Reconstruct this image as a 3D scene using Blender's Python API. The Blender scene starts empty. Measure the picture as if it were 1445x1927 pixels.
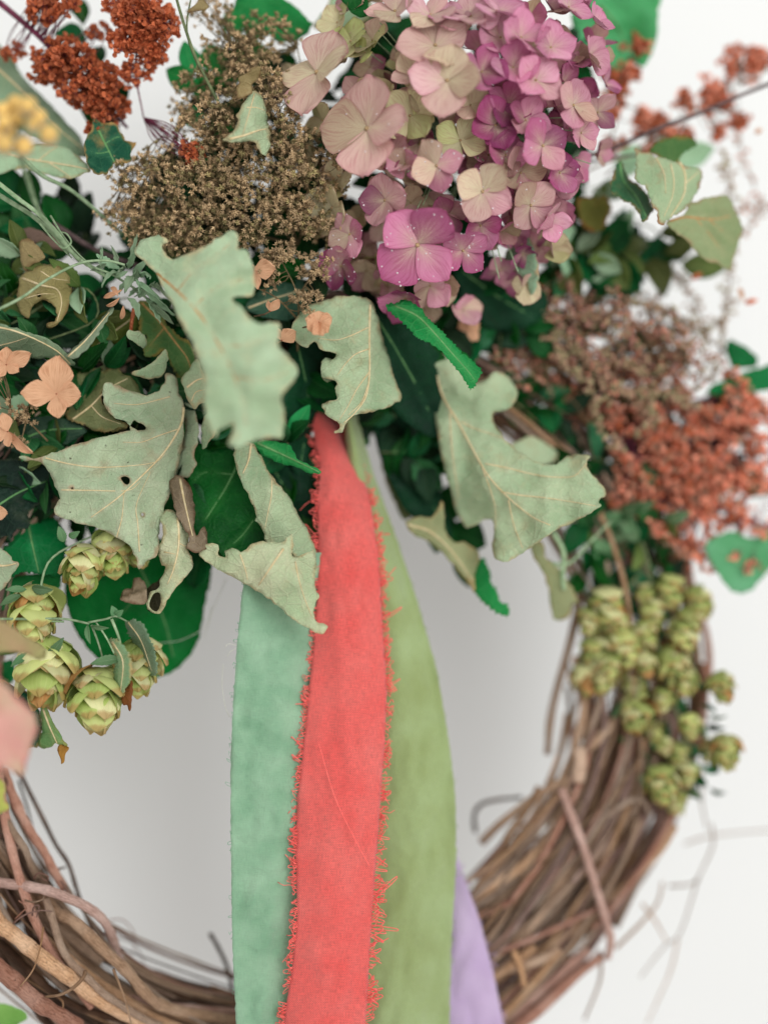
import bpy, math, random
import numpy as np
from mathutils import Vector, Matrix, noise
from mathutils.geometry import delaunay_2d_cdt

# ------------------------------------------------------------------ camera, world, light
scn = bpy.context.scene
COL = scn.collection
W_M = 0.28                    # width of the focus plane in metres
S = W_M / 1445.0              # one photo pixel on the focus plane
DIST = 0.50
cam_d = bpy.data.cameras.new("camera")
cam = bpy.data.objects.new("camera", cam_d)
COL.objects.link(cam)
cam.location = (0, -DIST, 0)
cam.rotation_euler = (math.radians(90), 0, 0)
cam_d.sensor_fit = 'HORIZONTAL'
cam_d.sensor_width = 36
cam_d.lens = 36 * DIST / W_M
cam_d.clip_start = 0.01
cam_d.clip_end = 50
cam_d.dof.use_dof = True
cam_d.dof.focus_distance = DIST - 0.001
cam_d.dof.aperture_fstop = 2.1
scn.camera = cam

world = bpy.data.worlds.new("World")
scn.world = world
world.use_nodes = True
bg = world.node_tree.nodes["Background"]
bg.inputs[0].default_value = (1.0, 0.97, 0.945, 1)
bg.inputs[1].default_value = 0.78

def area(name, loc, target, size, power, col):
    l = bpy.data.lights.new(name, 'AREA')
    l.shape = 'RECTANGLE'
    l.size, l.size_y = size
    l.energy = power
    l.color = col
    o = bpy.data.objects.new(name, l)
    COL.objects.link(o)
    o.location = loc
    d = Vector(target) - Vector(loc)
    o.rotation_euler = d.to_track_quat('-Z', 'Y').to_euler()
    return o
area("window_light", (0.50, -1.05, 0.34), (0, 0, 0), (0.7, 0.7), 8.6, (0.97, 1.0, 0.995))

scn.view_settings.view_transform = 'Standard'
scn.view_settings.look = 'None'
scn.view_settings.exposure = 0.17
scn.view_settings.gamma = 1.0
scn.render.engine = 'CYCLES'
scn.cycles.use_denoising = True
scn.cycles.max_bounces = 8
scn.cycles.diffuse_bounces = 3
scn.cycles.transmission_bounces = 4
scn.cycles.transparent_max_bounces = 6
scn.cycles.caustics_reflective = False
scn.cycles.caustics_refractive = False

# ------------------------------------------------------------------ helpers
def P(px, py, d):
    """point on the sight line of a photo pixel, d millimetres in front of the focus plane"""
    k = (DIST - d * 1e-3) / DIST
    return Vector(((px - 722.5) * S * k, -d * 1e-3, (963.5 - py) * S * k))

def lin(r, g, b):
    f = lambda c: (c / 255 / 12.92) if c / 255 <= 0.04045 else ((c / 255 + 0.055) / 1.055) ** 2.4
    return (f(r), f(g), f(b), 1.0)

def Z(ox, oy, s, pts):
    return [(ox + p[0] / s, oy + p[1] / s) + tuple(p[2:]) for p in pts]
R1 = lambda p: Z(0, 0, 2.779, p)
R2 = lambda p: Z(480, 0, 2.125, p)
R3 = lambda p: Z(1000, 0, 3.247, p)
R4 = lambda p: Z(0, 420, 2.331, p)
R5 = lambda p: Z(0, 850, 2.331, p)
R6 = lambda p: Z(560, 540, 2.408, p)
R7 = lambda p: Z(400, 780, 2.89, p)
RH = lambda p: Z(960, 980, 2.979, p)
RV = lambda p: Z(840, 1300, 2.388, p)
RL = lambda p: Z(0, 1380, 3.141, p)

def tag(o, label=None, cat=None, group=None, kind=None):
    if label: o["label"] = label
    if cat: o["category"] = cat
    if group: o["group"] = group
    if kind: o["kind"] = kind
    return o

def empty(name, loc, label=None, cat=None, group=None, kind=None):
    o = bpy.data.objects.new(name, None)
    o.empty_display_size = 0.01
    o.location = loc
    COL.objects.link(o)
    return tag(o, label, cat, group, kind)

def link_mesh(name, me, mat=None, parent=None, smooth=True):
    if mat is not None and len(me.materials) == 0:
        me.materials.append(mat)
    if smooth:
        me.polygons.foreach_set("use_smooth", [True] * len(me.polygons))
    o = bpy.data.objects.new(name, me)
    COL.objects.link(o)
    if parent is not None:
        o.parent = parent
    return o

def wloc(o):
    v = Vector((0, 0, 0))
    while o is not None:
        v += o.location
        o = o.parent
    return v

# ------------------------------------------------------------------ materials
class NT:
    def __init__(self, name):
        self.m = bpy.data.materials.new(name)
        self.m.use_nodes = True
        self.t = self.m.node_tree
        self.n = self.t.nodes
        self.b = self.n["Principled BSDF"]
        self.out = self.n["Material Output"]
    def add(self, typ, **kw):
        nd = self.n.new(typ)
        for k, v in kw.items():
            if k.startswith("i_"):
                nd.inputs[k[2:].replace("_", " ")].default_value = v
            else:
                setattr(nd, k, v)
        return nd
    def l(self, a, b):
        self.t.links.new(a, b)
    def noise(self, scale, detail=3, vec=None, rough=0.5):
        nd = self.add("ShaderNodeTexNoise", i_Scale=scale, i_Detail=detail, i_Roughness=rough)
        if vec is not None: self.l(vec, nd.inputs["Vector"])
        return nd.outputs["Fac"]
    def ramp(self, fac, stops):
        nd = self.add("ShaderNodeValToRGB")
        cr = nd.color_ramp
        while len(cr.elements) < len(stops): cr.elements.new(0.5)
        for e, (p, c) in zip(cr.elements, stops):
            e.position = p
            e.color = c if not isinstance(c, (int, float)) else (c, c, c, 1)
        self.l(fac, nd.inputs[0])
        return nd.outputs[0]
    def mix(self, fac, a, b, mode='MIX'):
        nd = self.add("ShaderNodeMix", data_type='RGBA', blend_type=mode)
        for i, v in ((0, fac), (6, a), (7, b)):
            if hasattr(v, "links"): self.l(v, nd.inputs[i])
            else: nd.inputs[i].default_value = v
        return nd.outputs[2]
    def math(self, op, a, b=0.0, clamp=False):
        nd = self.add("ShaderNodeMath", operation=op, use_clamp=clamp)
        for i, v in ((0, a), (1, b)):
            if hasattr(v, "links"): self.l(v, nd.inputs[i])
            else: nd.inputs[i].default_value = v
        return nd.outputs[0]
    def bump(self, h, strength=0.3, dist=0.0005):
        nd = self.add("ShaderNodeBump", i_Strength=strength, i_Distance=dist)
        self.l(h, nd.inputs["Height"])
        self.l(nd.outputs[0], self.b.inputs["Normal"])
        return nd
    def uv(self):
        return self.add("ShaderNodeUVMap").outputs[0]
    def objc(self):
        return self.add("ShaderNodeTexCoord").outputs["Object"]
    def attr(self, name):
        return self.add("ShaderNodeAttribute", attribute_name=name).outputs["Fac"]
    def info(self, k):
        return self.add("ShaderNodeObjectInfo").outputs[k]
    def finish(self, col, rough=0.6, trans=0.0, spec=0.3):
        if hasattr(col, "links"): self.l(col, self.b.inputs["Base Color"])
        else: self.b.inputs["Base Color"].default_value = col
        if hasattr(rough, "links"): self.l(rough, self.b.inputs["Roughness"])
        else: self.b.inputs["Roughness"].default_value = rough
        self.b.inputs["Specular IOR Level"].default_value = spec
        if trans > 0:
            tr = self.add("ShaderNodeBsdfTranslucent")
            if hasattr(col, "links"): self.l(col, tr.inputs[0])
            else: tr.inputs[0].default_value = col
            mx = self.add("ShaderNodeMixShader")
            mx.inputs[0].default_value = trans
            self.l(self.b.outputs[0], mx.inputs[1])
            self.l(tr.outputs[0], mx.inputs[2])
            self.l(mx.outputs[0], self.out.inputs[0])
        return self.m

_leafcache = {}
def leaf_mat(base, dark, vein, edge=None, rough=0.55, trans=0.18, net=0.35, spots=0.0, name="leaf_blade"):
    """material of a traced blade: UV in hundreds of pixels, attributes edge and veind"""
    key = (base, dark, vein, edge, rough, trans, net, spots)
    if key in _leafcache: return _leafcache[key]
    t = NT(name)
    uv = t.uv()
    n1 = t.noise(0.9, 4, uv)
    col = t.mix(t.ramp(n1, [(0.3, 0.0), (0.7, 1.0)]), lin(*base), lin(*dark))
    wob = t.add("ShaderNodeTexNoise", i_Scale=5.0, i_Detail=2.0)
    t.l(uv, wob.inputs["Vector"])
    wv = t.mix(0.06, uv, wob.outputs["Color"])
    def vor(scale, w):
        v = t.add("ShaderNodeTexVoronoi", feature='DISTANCE_TO_EDGE', i_Scale=scale)
        t.l(wv, v.inputs["Vector"])
        return t.ramp(v.outputs["Distance"], [(0.0, 1.0), (w, 0.0)])
    a1, a2 = vor(4.2, 0.07), vor(13.0, 0.10)
    netv = t.math('ADD', t.math('MULTIPLY', a1, 0.6), t.math('MULTIPLY', a2, 0.35), True)
    col = t.mix(t.math('MULTIPLY', netv, net), col, lin(*vein))
    vd = t.attr("veind")
    near = t.ramp(t.math('DIVIDE', vd, 30.0), [(0.0, 1.0), (0.35, 0.0)])
    col = t.mix(t.math('MULTIPLY', near, 0.35), col, lin(*vein))
    if edge:
        ed = t.attr("edge")
        ef = t.math('ADD', t.math('DIVIDE', ed, 14.0), t.math('MULTIPLY', t.math('SUBTRACT', t.noise(3, 3, uv), 0.42), 2.2))
        col = t.mix(t.ramp(ef, [(0.0, 0.85), (0.48, 0.0)]), col, lin(*edge))
    if spots:
        sp = t.ramp(t.noise(7.5, 2, uv), [(0.70, 0.0), (0.73, 1.0)])
        col = t.mix(t.math('MULTIPLY', sp, spots), col, lin(60, 50, 38))
    patch = t.ramp(t.noise(1.7, 5, uv, 0.65), [(0.55, 0.0), (0.72, 0.45)])
    if edge: col = t.mix(patch, col, lin(*edge))
    fine = t.noise(40, 3, uv)
    col = t.mix(0.38, col, t.ramp(fine, [(0.3, 0.45), (0.7, 1.0)]), 'MULTIPLY')
    h = t.math('ADD', t.math('MULTIPLY', netv, 0.9), t.math('MULTIPLY', fine, 0.35))
    t.bump(h, 0.5, 0.0009)
    _leafcache[key] = t.finish(col, rough, trans, 0.3 if sum(base) > 330 else 0.12)
    return _leafcache[key]

def param_leaf_mat(name, base, dark, vein, rough=0.5, trans=0.2):
    """material of a parametric leaf: UV = (along, across)"""
    t = NT(name)
    uv = t.uv()
    sx = t.add("ShaderNodeSeparateXYZ"); t.l(uv, sx.inputs[0])
    u, v = sx.outputs[0], sx.outputs[1]
    av = t.math('ABSOLUTE', v)
    mid = t.ramp(av, [(0.0, 1.0), (0.07, 0.0)])
    ph = t.math('FRACT', t.math('SUBTRACT', t.math('MULTIPLY', u, 8.0), t.math('MULTIPLY', av, 2.2)))
    side = t.ramp(t.math('ABSOLUTE', t.math('SUBTRACT', ph, 0.5)), [(0.0, 1.0), (0.09, 0.0)])
    vv = t.math('ADD', mid, t.math('MULTIPLY', side, 0.45), True)
    obj = t.objc()
    n1 = t.noise(90, 4, obj)
    col = t.mix(t.ramp(n1, [(0.3, 0.0), (0.7, 1.0)]), lin(*base), lin(*dark))
    rnd = t.info("Random")
    hs = t.add("ShaderNodeHueSaturation")
    t.l(col, hs.inputs["Color"])
    t.l(t.math('ADD', t.math('MULTIPLY', rnd, 0.7), 0.65), hs.inputs["Value"])
    t.l(t.math('ADD', t.math('MULTIPLY', rnd, 0.05), 0.475), hs.inputs["Hue"])
    col = t.mix(t.math('MULTIPLY', vv, 0.55), hs.outputs[0], lin(*vein))
    h = t.math('ADD', t.math('MULTIPLY', vv, -0.8), t.math('MULTIPLY', t.noise(500, 3, obj), 0.3))
    t.bump(h, 0.5, 0.0006)
    return t.finish(col, rough, trans, 0.3 if sum(base) > 330 else 0.14)

M = {}
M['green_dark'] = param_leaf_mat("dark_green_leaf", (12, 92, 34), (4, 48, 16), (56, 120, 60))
M['green_shade'] = param_leaf_mat("shade_green_leaf", (30, 60, 34), (12, 30, 18), (60, 80, 54))  # leaf colour darkened to carry the shade deep in the foliage
M['green_bright'] = param_leaf_mat("bright_green_leaf", (48, 165, 84), (28, 130, 60), (120, 200, 130), trans=0.35)
M['green_pale'] = param_leaf_mat("pale_sage_leaf", (158, 186, 152), (128, 158, 122), (190, 205, 170))
M['green_olive'] = param_leaf_mat("olive_leaf", (104, 118, 62), (66, 84, 36), (150, 155, 100))
M['green_mid'] = param_leaf_mat("mid_green_leaf", (52, 112, 66), (32, 84, 46), (120, 160, 110))
M['hop_leaf'] = param_leaf_mat("hop_leaf", (112, 152, 108), (78, 118, 74), (165, 190, 150))

def simple_mat(name, base, dark, scale=400, rough=0.7, trans=0.0, rand=0.5, bump=0.3, hi=None):
    t = NT(name)
    obj = t.objc()
    n1 = t.noise(scale, 3, obj)
    col = t.mix(t.ramp(n1, [(0.35, 0.0), (0.65, 1.0)]), lin(*base), lin(*dark))
    if hi:
        col = t.mix(t.ramp(t.noise(scale * 2.3, 2, obj), [(0.6, 0.0), (0.72, 1.0)]), col, lin(*hi))  # pale flecks paint gloss highlights and nut colour onto the seeds
    if rand:
        hs = t.add("ShaderNodeHueSaturation")
        t.l(col, hs.inputs["Color"])
        t.l(t.math('ADD', t.math('MULTIPLY', t.info("Random"), rand), 1.0 - rand / 2), hs.inputs["Value"])
        col = hs.outputs[0]
    t.bump(t.noise(scale * 2, 3, obj), bump, 0.0003)
    return t.finish(col, rough, trans)

M['seed_brown'] = simple_mat("brown_floret", (206, 178, 138), (136, 112, 82), 900, 0.75, 0.1, 0.7)
M['seed_olive'] = simple_mat("olive_brown_floret", (184, 168, 118), (118, 104, 66), 900, 0.75, 0.1, 0.7)
M['stem_brown'] = simple_mat("brown_stem", (120, 104, 72), (84, 70, 46), 700, 0.7)
M['rust'] = simple_mat("rust_seed", (214, 124, 82), (156, 74, 44), 900, 0.5, 0.2, 0.6, hi=(232, 150, 110))
M['rust_pale'] = simple_mat("coral_rust_seed", (246, 176, 148), (216, 136, 108), 900, 0.55, 0.2, 0.5, hi=(240, 165, 140))
M['stem_purple'] = simple_mat("burgundy_stem", (116, 42, 70), (80, 26, 48), 500, 0.5)
M['tan_seed'] = simple_mat("tan_bud", (200, 164, 138), (156, 118, 96), 900, 0.7, 0.1, 0.5)
M['tan_green_seed'] = simple_mat("green_tan_bud", (188, 174, 134), (140, 128, 92), 900, 0.7, 0.1, 0.5)
M['stem_tan'] = simple_mat("tan_stem", (140, 112, 84), (98, 74, 52), 600, 0.75)
M['stem_green'] = simple_mat("grey_green_stem", (150, 172, 136), (112, 136, 100), 500, 0.65)
M['stem_olive'] = simple_mat("olive_stem", (112, 124, 84), (80, 92, 58), 500, 0.65)
M['stem_dark'] = simple_mat("dark_stem", (104, 84, 82), (70, 54, 54), 500, 0.7)
M['yellow'] = simple_mat("yellow_button", (240, 208, 122), (226, 178, 108), 900, 0.8, 0.1, 0.3)
M['yellow_pink'] = simple_mat("pale_pink_bract", (224, 190, 178), (190, 190, 150), 600, 0.8, 0.2)
M['eye'] = simple_mat("floret_eye", (196, 170, 130), (120, 88, 60), 1500, 0.7, 0, 0.3)
M['vein'] = simple_mat("leaf_vein", (222, 206, 166), (204, 184, 138), 500, 0.6, 0.1, 0.1, 0.1)
M['vein_orange'] = simple_mat("orange_leaf_vein", (196, 150, 96), (170, 124, 74), 500, 0.6, 0.1, 0.1, 0.1)
M['vein_green'] = simple_mat("green_leaf_vein", (110, 160, 100), (90, 140, 84), 500, 0.6, 0.1, 0.1, 0.1)

def bark(name, base, dark, hi):
    t = NT(name)
    uv = t.uv()
    mp = t.add("ShaderNodeMapping"); mp.inputs["Scale"].default_value = (1.0, 9.0, 1.0)
    t.l(uv, mp.inputs[0])
    n = t.noise(3.0, 6, mp.outputs[0], 0.65)
    n2 = t.noise(0.8, 3, uv)
    col = t.mix(t.ramp(n, [(0.3, 0.0), (0.7, 1.0)]), lin(*dark), lin(*base))
    col = t.mix(t.ramp(n2, [(0.45, 0.0), (0.75, 0.7)]), col, lin(*hi))
    hs = t.add("ShaderNodeHueSaturation")
    t.l(col, hs.inputs["Color"])
    r = t.info("Random")
    t.l(t.math('ADD', t.math('MULTIPLY', r, 0.7), 0.6), hs.inputs["Value"])
    t.l(t.math('ADD', t.math('MULTIPLY', t.math('FRACT', t.math('MULTIPLY', r, 7.3)), 0.4), 0.8), hs.inputs["Saturation"])
    crk = t.ramp(t.noise(9.0, 4, mp.outputs[0], 0.7), [(0.36, 1.0), (0.44, 0.0)])
    colx = t.mix(t.math('MULTIPLY', crk, 0.6), hs.outputs[0], lin(60, 44, 34))
    t.bump(t.math('SUBTRACT', n, t.math('MULTIPLY', crk, 0.5)), 0.8, 0.0012)
    return t.finish(colx, 0.8, 0, 0.2)
M['bark'] = bark("vine_bark", (188, 154, 126), (124, 96, 74), (200, 172, 148))
M['bark_tan'] = bark("tan_vine_bark", (212, 178, 148), (160, 124, 98), (226, 200, 176))
M['bark_pink'] = bark("reddish_vine_bark", (196, 156, 140), (144, 104, 90), (218, 186, 172))
M['bark_dark'] = bark("dark_vine_bark", (106, 80, 64), (52, 38, 30), (140, 112, 94))

def petal_mat():
    t = NT("hydrangea_petal")
    uv = t.uv()
    sx = t.add("ShaderNodeSeparateXYZ"); t.l(uv, sx.inputs[0])
    u, v = sx.outputs[0], sx.outputs[1]
    tint = t.info("Color")
    obj = t.objc()
    rnd = t.info("Random")
    n4 = t.add("ShaderNodeTexNoise", noise_dimensions='4D', i_Scale=140.0, i_Detail=4.0)
    t.l(obj, n4.inputs["Vector"]); t.l(t.math('MULTIPLY', rnd, 40.0), n4.inputs["W"])
    blot = n4.outputs["Fac"]
    cream = lin(214, 206, 168)
    # claw end stays cream, rim takes the tint
    rim = t.math('ADD', t.math('MULTIPLY', u, 0.75), t.math('MULTIPLY', t.math('ABSOLUTE', v), 0.35))
    f = t.math('ADD', rim, t.math('MULTIPLY', t.math('SUBTRACT', blot, 0.5), 1.6))
    f = t.ramp(f, [(0.0, 0.25), (0.30, 0.78), (0.6, 1.0)])
    col = t.mix(f, cream, tint)
    # darker rim
    rimf = t.ramp(t.math('MAXIMUM', t.math('ABSOLUTE', v), u), [(0.86, 0.0), (0.99, 0.4)])
    col = t.mix(rimf, col, t.mix(1.0, tint, lin(210, 130, 175), 'MULTIPLY'))
    # fan of fine veins
    dv = t.math('DIVIDE', v, t.math('ADD', u, 0.25))
    ns = t.add("ShaderNodeCombineXYZ")
    t.l(t.math('MULTIPLY', dv, 9.0), ns.inputs[0]); t.l(t.math('MULTIPLY', u, 1.6), ns.inputs[1])
    t.l(t.math('MULTIPLY', rnd, 30.0), ns.inputs[2])
    vn = t.noise(1.6, 4, ns.outputs[0])
    col = t.mix(t.ramp(vn, [(0.48, 0.0), (0.64, 0.5)]), col, t.mix(1.0, tint, lin(220, 175, 190), 'MULTIPLY'))
    sp = t.ramp(t.noise(1100, 2, obj), [(0.66, 0.0), (0.7, 0.5)])
    col = t.mix(sp, col, lin(150, 100, 90))
    t.bump(t.math('ADD', t.math('MULTIPLY', vn, 1.0), t.math('MULTIPLY', blot, 0.5)), 0.5, 0.0006)
    return t.finish(col, 0.5, 0.22, 0.35)
M['petal'] = petal_mat()

def bract_mat():
    t = NT("hop_bract")
    uv = t.uv()
    sx = t.add("ShaderNodeSeparateXYZ"); t.l(uv, sx.inputs[0])
    u, v = sx.outputs[0], sx.outputs[1]
    tint = t.info("Color")
    obj = t.objc()
    dv = t.math('DIVIDE', v, t.math('ADD', u, 0.3))
    ln = t.ramp(t.math('ABSOLUTE', t.math('SUBTRACT', t.math('FRACT', t.math('MULTIPLY', dv, 3.5)), 0.5)), [(0.0, 1.0), (0.12, 0.0)])
    col = t.mix(t.math('MULTIPLY', ln, 0.4), tint, lin(206, 216, 150))
    col = t.mix(t.ramp(t.noise(260, 3, obj), [(0.55, 0.0), (0.75, 0.5)]), col, lin(190, 160, 100))
    col = t.mix(t.ramp(t.math('ADD', u, t.math('MULTIPLY', t.noise(500, 3, obj), 0.35)), [(0.98, 0.0), (1.2, 0.7)]), col, lin(176, 132, 78))
    t.bump(ln, -0.4, 0.0005)
    return t.finish(col, 0.55, 0.3)
M['bract'] = bract_mat()

def glass_mat():
    t = NT("water_drop")
    t.b.inputs["Roughness"].default_value = 0.04
    t.b.inputs["Specular IOR Level"].default_value = 1.0
    t.b.inputs["Base Color"].default_value = (0.95, 0.88, 0.9, 1)
    tr = t.add("ShaderNodeBsdfTransparent"); mx = t.add("ShaderNodeMixShader")
    mx.inputs[0].default_value = 0.45
    t.l(tr.outputs[0], mx.inputs[1]); t.l(t.b.outputs[0], mx.inputs[2]); t.l(mx.outputs[0], t.out.inputs[0])
    return t.m
M['dew'] = glass_mat()

def cloth_mat(name, base, dark, scale, fine, weave=0.25, wrinkle=0.4, trans=0.22, rough=0.75):
    """UV = (across, along) in mm"""
    t = NT(name)
    uv = t.uv()
    sx = t.add("ShaderNodeSeparateXYZ"); t.l(uv, sx.inputs[0])
    a = t.math('SINE', t.math('MULTIPLY', sx.outputs[0], 2 * math.pi / fine))
    b = t.math('SINE', t.math('MULTIPLY', sx.outputs[1], 2 * math.pi / fine))
    wv = t.math('MULTIPLY', a, b)
    yarn = t.add("ShaderNodeMapping"); yarn.inputs["Scale"].default_value = (3.2, 0.35, 1)
    t.l(uv, yarn.inputs[0])
    yarn2 = t.add("ShaderNodeMapping"); yarn2.inputs["Scale"].default_value = (0.35, 3.2, 1)
    t.l(uv, yarn2.inputs[0])
    y1 = t.noise(1.0, 2, yarn.outputs[0]); y2 = t.noise(1.0, 2, yarn2.outputs[0])
    big = t.noise(scale, 4, uv)
    col = t.mix(t.ramp(big, [(0.3, 0.0), (0.7, 1.0)]), lin(*base), lin(*dark))
    col = t.mix(weave, col, t.ramp(t.math('ADD', t.math('MULTIPLY', t.math('ADD', y1, y2), 0.5), t.math('MULTIPLY', wv, 0.16)), [(0.3, 0.3), (0.62, 1.0)]), 'MULTIPLY')
    cr = t.add("ShaderNodeTexVoronoi", feature='DISTANCE_TO_EDGE', i_Scale=0.11)
    nz = t.add("ShaderNodeTexNoise", i_Scale=0.15, i_Detail=3.0); t.l(uv, nz.inputs["Vector"])
    wuv = t.add("ShaderNodeVectorMath", operation='ADD')
    sc = t.add("ShaderNodeVectorMath", operation='SCALE'); sc.inputs[3].default_value = 7.0
    t.l(nz.outputs["Color"], sc.inputs[0]); t.l(uv, wuv.inputs[0]); t.l(sc.outputs[0], wuv.inputs[1])
    t.l(wuv.outputs[0], cr.inputs["Vector"])
    crease = t.ramp(cr.outputs["Distance"], [(0.0, 1.0), (0.35, 0.0)])
    h = t.math('ADD', t.math('MULTIPLY', crease, wrinkle * 3.0), t.math('ADD', t.math('MULTIPLY', wv, 0.35), t.math('ADD', y1, y2)))
    t.bump(h, 0.7, 0.0005)
    t.b.inputs['Sheen Weight'].default_value = 0.35
    return t.finish(col, rough, trans, 0.25)
M['cloth_coral'] = cloth_mat("coral_gauze", (255, 126, 118), (255, 104, 98), 0.06, 0.85, 0.55, 0.15)
M['cloth_teal'] = cloth_mat("mint_silk", (176, 216, 182), (140, 190, 152), 0.08, 0.5, 0.22, 0.7)
M['cloth_olive'] = cloth_mat("leaf_green_silk", (182, 204, 144), (166, 184, 118), 0.05, 0.5, 0.2, 0.4)
M['cloth_lilac'] = cloth_mat("lilac_silk", (230, 208, 240), (214, 186, 228), 0.05, 0.5, 0.15, 0.3)
M['thread_coral'] = simple_mat("coral_thread", (255, 134, 126), (248, 110, 104), 900, 0.8, 0.2, 0.2)
M['thread_teal'] = simple_mat("mint_thread", (160, 206, 178), (130, 186, 150), 900, 0.8, 0.2, 0.2)
M['thread_olive'] = simple_mat("green_thread", (168, 190, 138), (140, 170, 110), 900, 0.8, 0.2, 0.2)
M['thread_lilac'] = simple_mat("lilac_thread", (210, 184, 222), (196, 166, 212), 900, 0.8, 0.2, 0.2)
M['thread_white'] = simple_mat("white_fibre", (225, 225, 215), (210, 210, 200), 900, 0.8, 0.3, 0.2)

def wall_mat():
    t = NT("white_painted_wall")
    obj = t.objc()
    col = t.mix(t.noise(3, 5, obj), lin(230, 231, 230), lin(221, 222, 221))
    t.bump(t.noise(180, 5, obj), 0.15, 0.0008)
    return t.finish(col, 0.65, 0, 0.3)
M['wall'] = wall_mat()

def orange_mat():
    t = NT("dried_orange_petal")
    uv = t.uv()
    sx = t.add("ShaderNodeSeparateXYZ"); t.l(uv, sx.inputs[0])
    u, v = sx.outputs[0], sx.outputs[1]
    obj = t.objc()
    col = t.mix(t.noise(200, 4, obj), lin(240, 196, 160), lin(216, 160, 120))
    dv = t.math('DIVIDE', v, t.math('ADD', u, 0.25))
    ns = t.add("ShaderNodeCombineXYZ")
    t.l(t.math('MULTIPLY', dv, 9.0), ns.inputs[0]); t.l(t.math('MULTIPLY', u, 1.6), ns.inputs[1])
    vn = t.noise(1.6, 4, ns.outputs[0])
    col = t.mix(t.ramp(vn, [(0.48, 0.0), (0.68, 0.6)]), col, lin(168, 100, 60))
    t.bump(vn, 0.5, 0.0006)
    return t.finish(col, 0.6, 0.25)
M['orange'] = orange_mat()

# ------------------------------------------------------------------ tubes
def catmull(pts, n_per=6, closed=False):
    pts = [np.array(p, float) for p in pts]
    n = len(pts)
    out = []
    rng = range(n) if closed else range(n - 1)
    for i in rng:
        p1, p2 = pts[i], pts[(i + 1) % n]
        p0 = pts[(i - 1) % n] if closed or i > 0 else p1 + (p1 - p2)
        p3 = pts[(i + 2) % n] if closed or i + 2 < n else p2 + (p2 - p1)
        for k in range(n_per):
            t = k / n_per
            out.append(0.5 * ((2 * p1) + (-p0 + p2) * t + (2 * p0 - 5 * p1 + 4 * p2 - p3) * t * t + (-p0 + 3 * p1 - 3 * p2 + p3) * t ** 3))
    if not closed: out.append(pts[-1])
    return out

class MB:
    def __init__(self):
        self.v, self.f, self.uv = [], [], []
    def tube(self, pts, radii, nseg=6, cap=True):
        pts = [Vector(p) for p in pts]
        n = len(pts)
        if n < 2: return self
        if not hasattr(radii, "__len__"): radii = [radii] * n
        T = [(pts[min(i + 1, n - 1)] - pts[max(i - 1, 0)]).normalized() for i in range(n)]
        ref = Vector((0, 1, 0)) if abs(T[0].y) < 0.9 else Vector((1, 0, 0))
        N = T[0].cross(ref).normalized()
        b0 = len(self.v)
        L = 0.0
        uvs = []
        for i in range(n):
            if i: 
                N = (N - T[i] * N.dot(T[i]))
                N = N.normalized() if N.length > 1e-9 else T[i].orthogonal().normalized()
                L += (pts[i] - pts[i - 1]).length
            B = T[i].cross(N)
            for k in range(nseg):
                a = 2 * math.pi * k / nseg
                self.v.append(pts[i] + (N * math.cos(a) + B * math.sin(a)) * radii[i])
                uvs.append((L * 100, k / nseg))
        for i in range(n - 1):
            for k in range(nseg):
                k2 = (k + 1) % nseg
                a, b, c, d = b0 + i * nseg + k, b0 + i * nseg + k2, b0 + (i + 1) * nseg + k2, b0 + (i + 1) * nseg + k
                self.f.append((a, b, c, d))
                u = [uvs[i * nseg + k], uvs[i * nseg + k2], uvs[(i + 1) * nseg + k2], uvs[(i + 1) * nseg + k]]
                if k2 == 0:
                    u[1] = (u[1][0], 1.0); u[2] = (u[2][0], 1.0)
                self.uv.extend(u)
        if cap:
            for end, ring in ((0, list(range(nseg))[::-1]), (n - 1, list(range(nseg)))):
                self.f.append(tuple(b0 + end * nseg + k for k in ring))
                self.uv.extend([uvs[end * nseg + k] for k in ring])
        return self
    def build(self, name, mat, parent=None, origin=None, smooth=True):
        """verts are in world space; object origin = parent's world location plus origin offset"""
        o0 = wloc(parent) if parent is not None else Vector((0, 0, 0))
        if origin is not None: o0 = Vector(origin)
        me = bpy.data.meshes.new(name)
        me.from_pydata([tuple(v - o0) for v in self.v], [], self.f)
        ul = me.uv_layers.new(name="UVMap")
        ul.data.foreach_set("uv", [c for u in self.uv for c in u])
        ob = link_mesh(name, me, mat, parent, smooth)
        if origin is not None:
            ob.location = o0 - (wloc(parent) if parent is not None else Vector((0, 0, 0)))
        return ob

def px_tube(mb, pts, r, nseg=7, npp=7, taper=1.0, rough=0.0, seed=0):
    """pts (px,py,d) ; r in px"""
    c = catmull([tuple(P(*p)) for p in pts], npp)
    n = len(c)
    rr = []
    for i in range(n):
        t = i / (n - 1)
        q = r * S * (1 + (taper - 1) * t)
        if rough:
            q *= 1 + rough * noise.noise(Vector((i * 0.35 + seed * 7.7, seed * 3.1, 0)))
        rr.append(q)
    mb.tube(c, rr, nseg)
    return mb

# ------------------------------------------------------------------ traced blades
def in_poly(x, y, poly):
    c = False
    n = len(poly)
    j = n - 1
    for i in range(n):
        xi, yi = poly[i]; xj, yj = poly[j]
        if (yi > y) != (yj > y) and x < (xj - xi) * (y - yi) / (yj - yi + 1e-12) + xi:
            c = not c
        j = i
    return c

def seg_dist(P0, A, B):
    """distance of points P0 (n,2) to segments A->B (m,2)"""
    d = B - A
    L = (d ** 2).sum(1) + 1e-9
    t = ((P0[:, None, :] - A[None]) * d[None]).sum(2) / L[None]
    t = np.clip(t, 0, 1)
    q = A[None] + t[..., None] * d[None]
    return np.sqrt(((P0[:, None, :] - q) ** 2).sum(2)).min(1)

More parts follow.
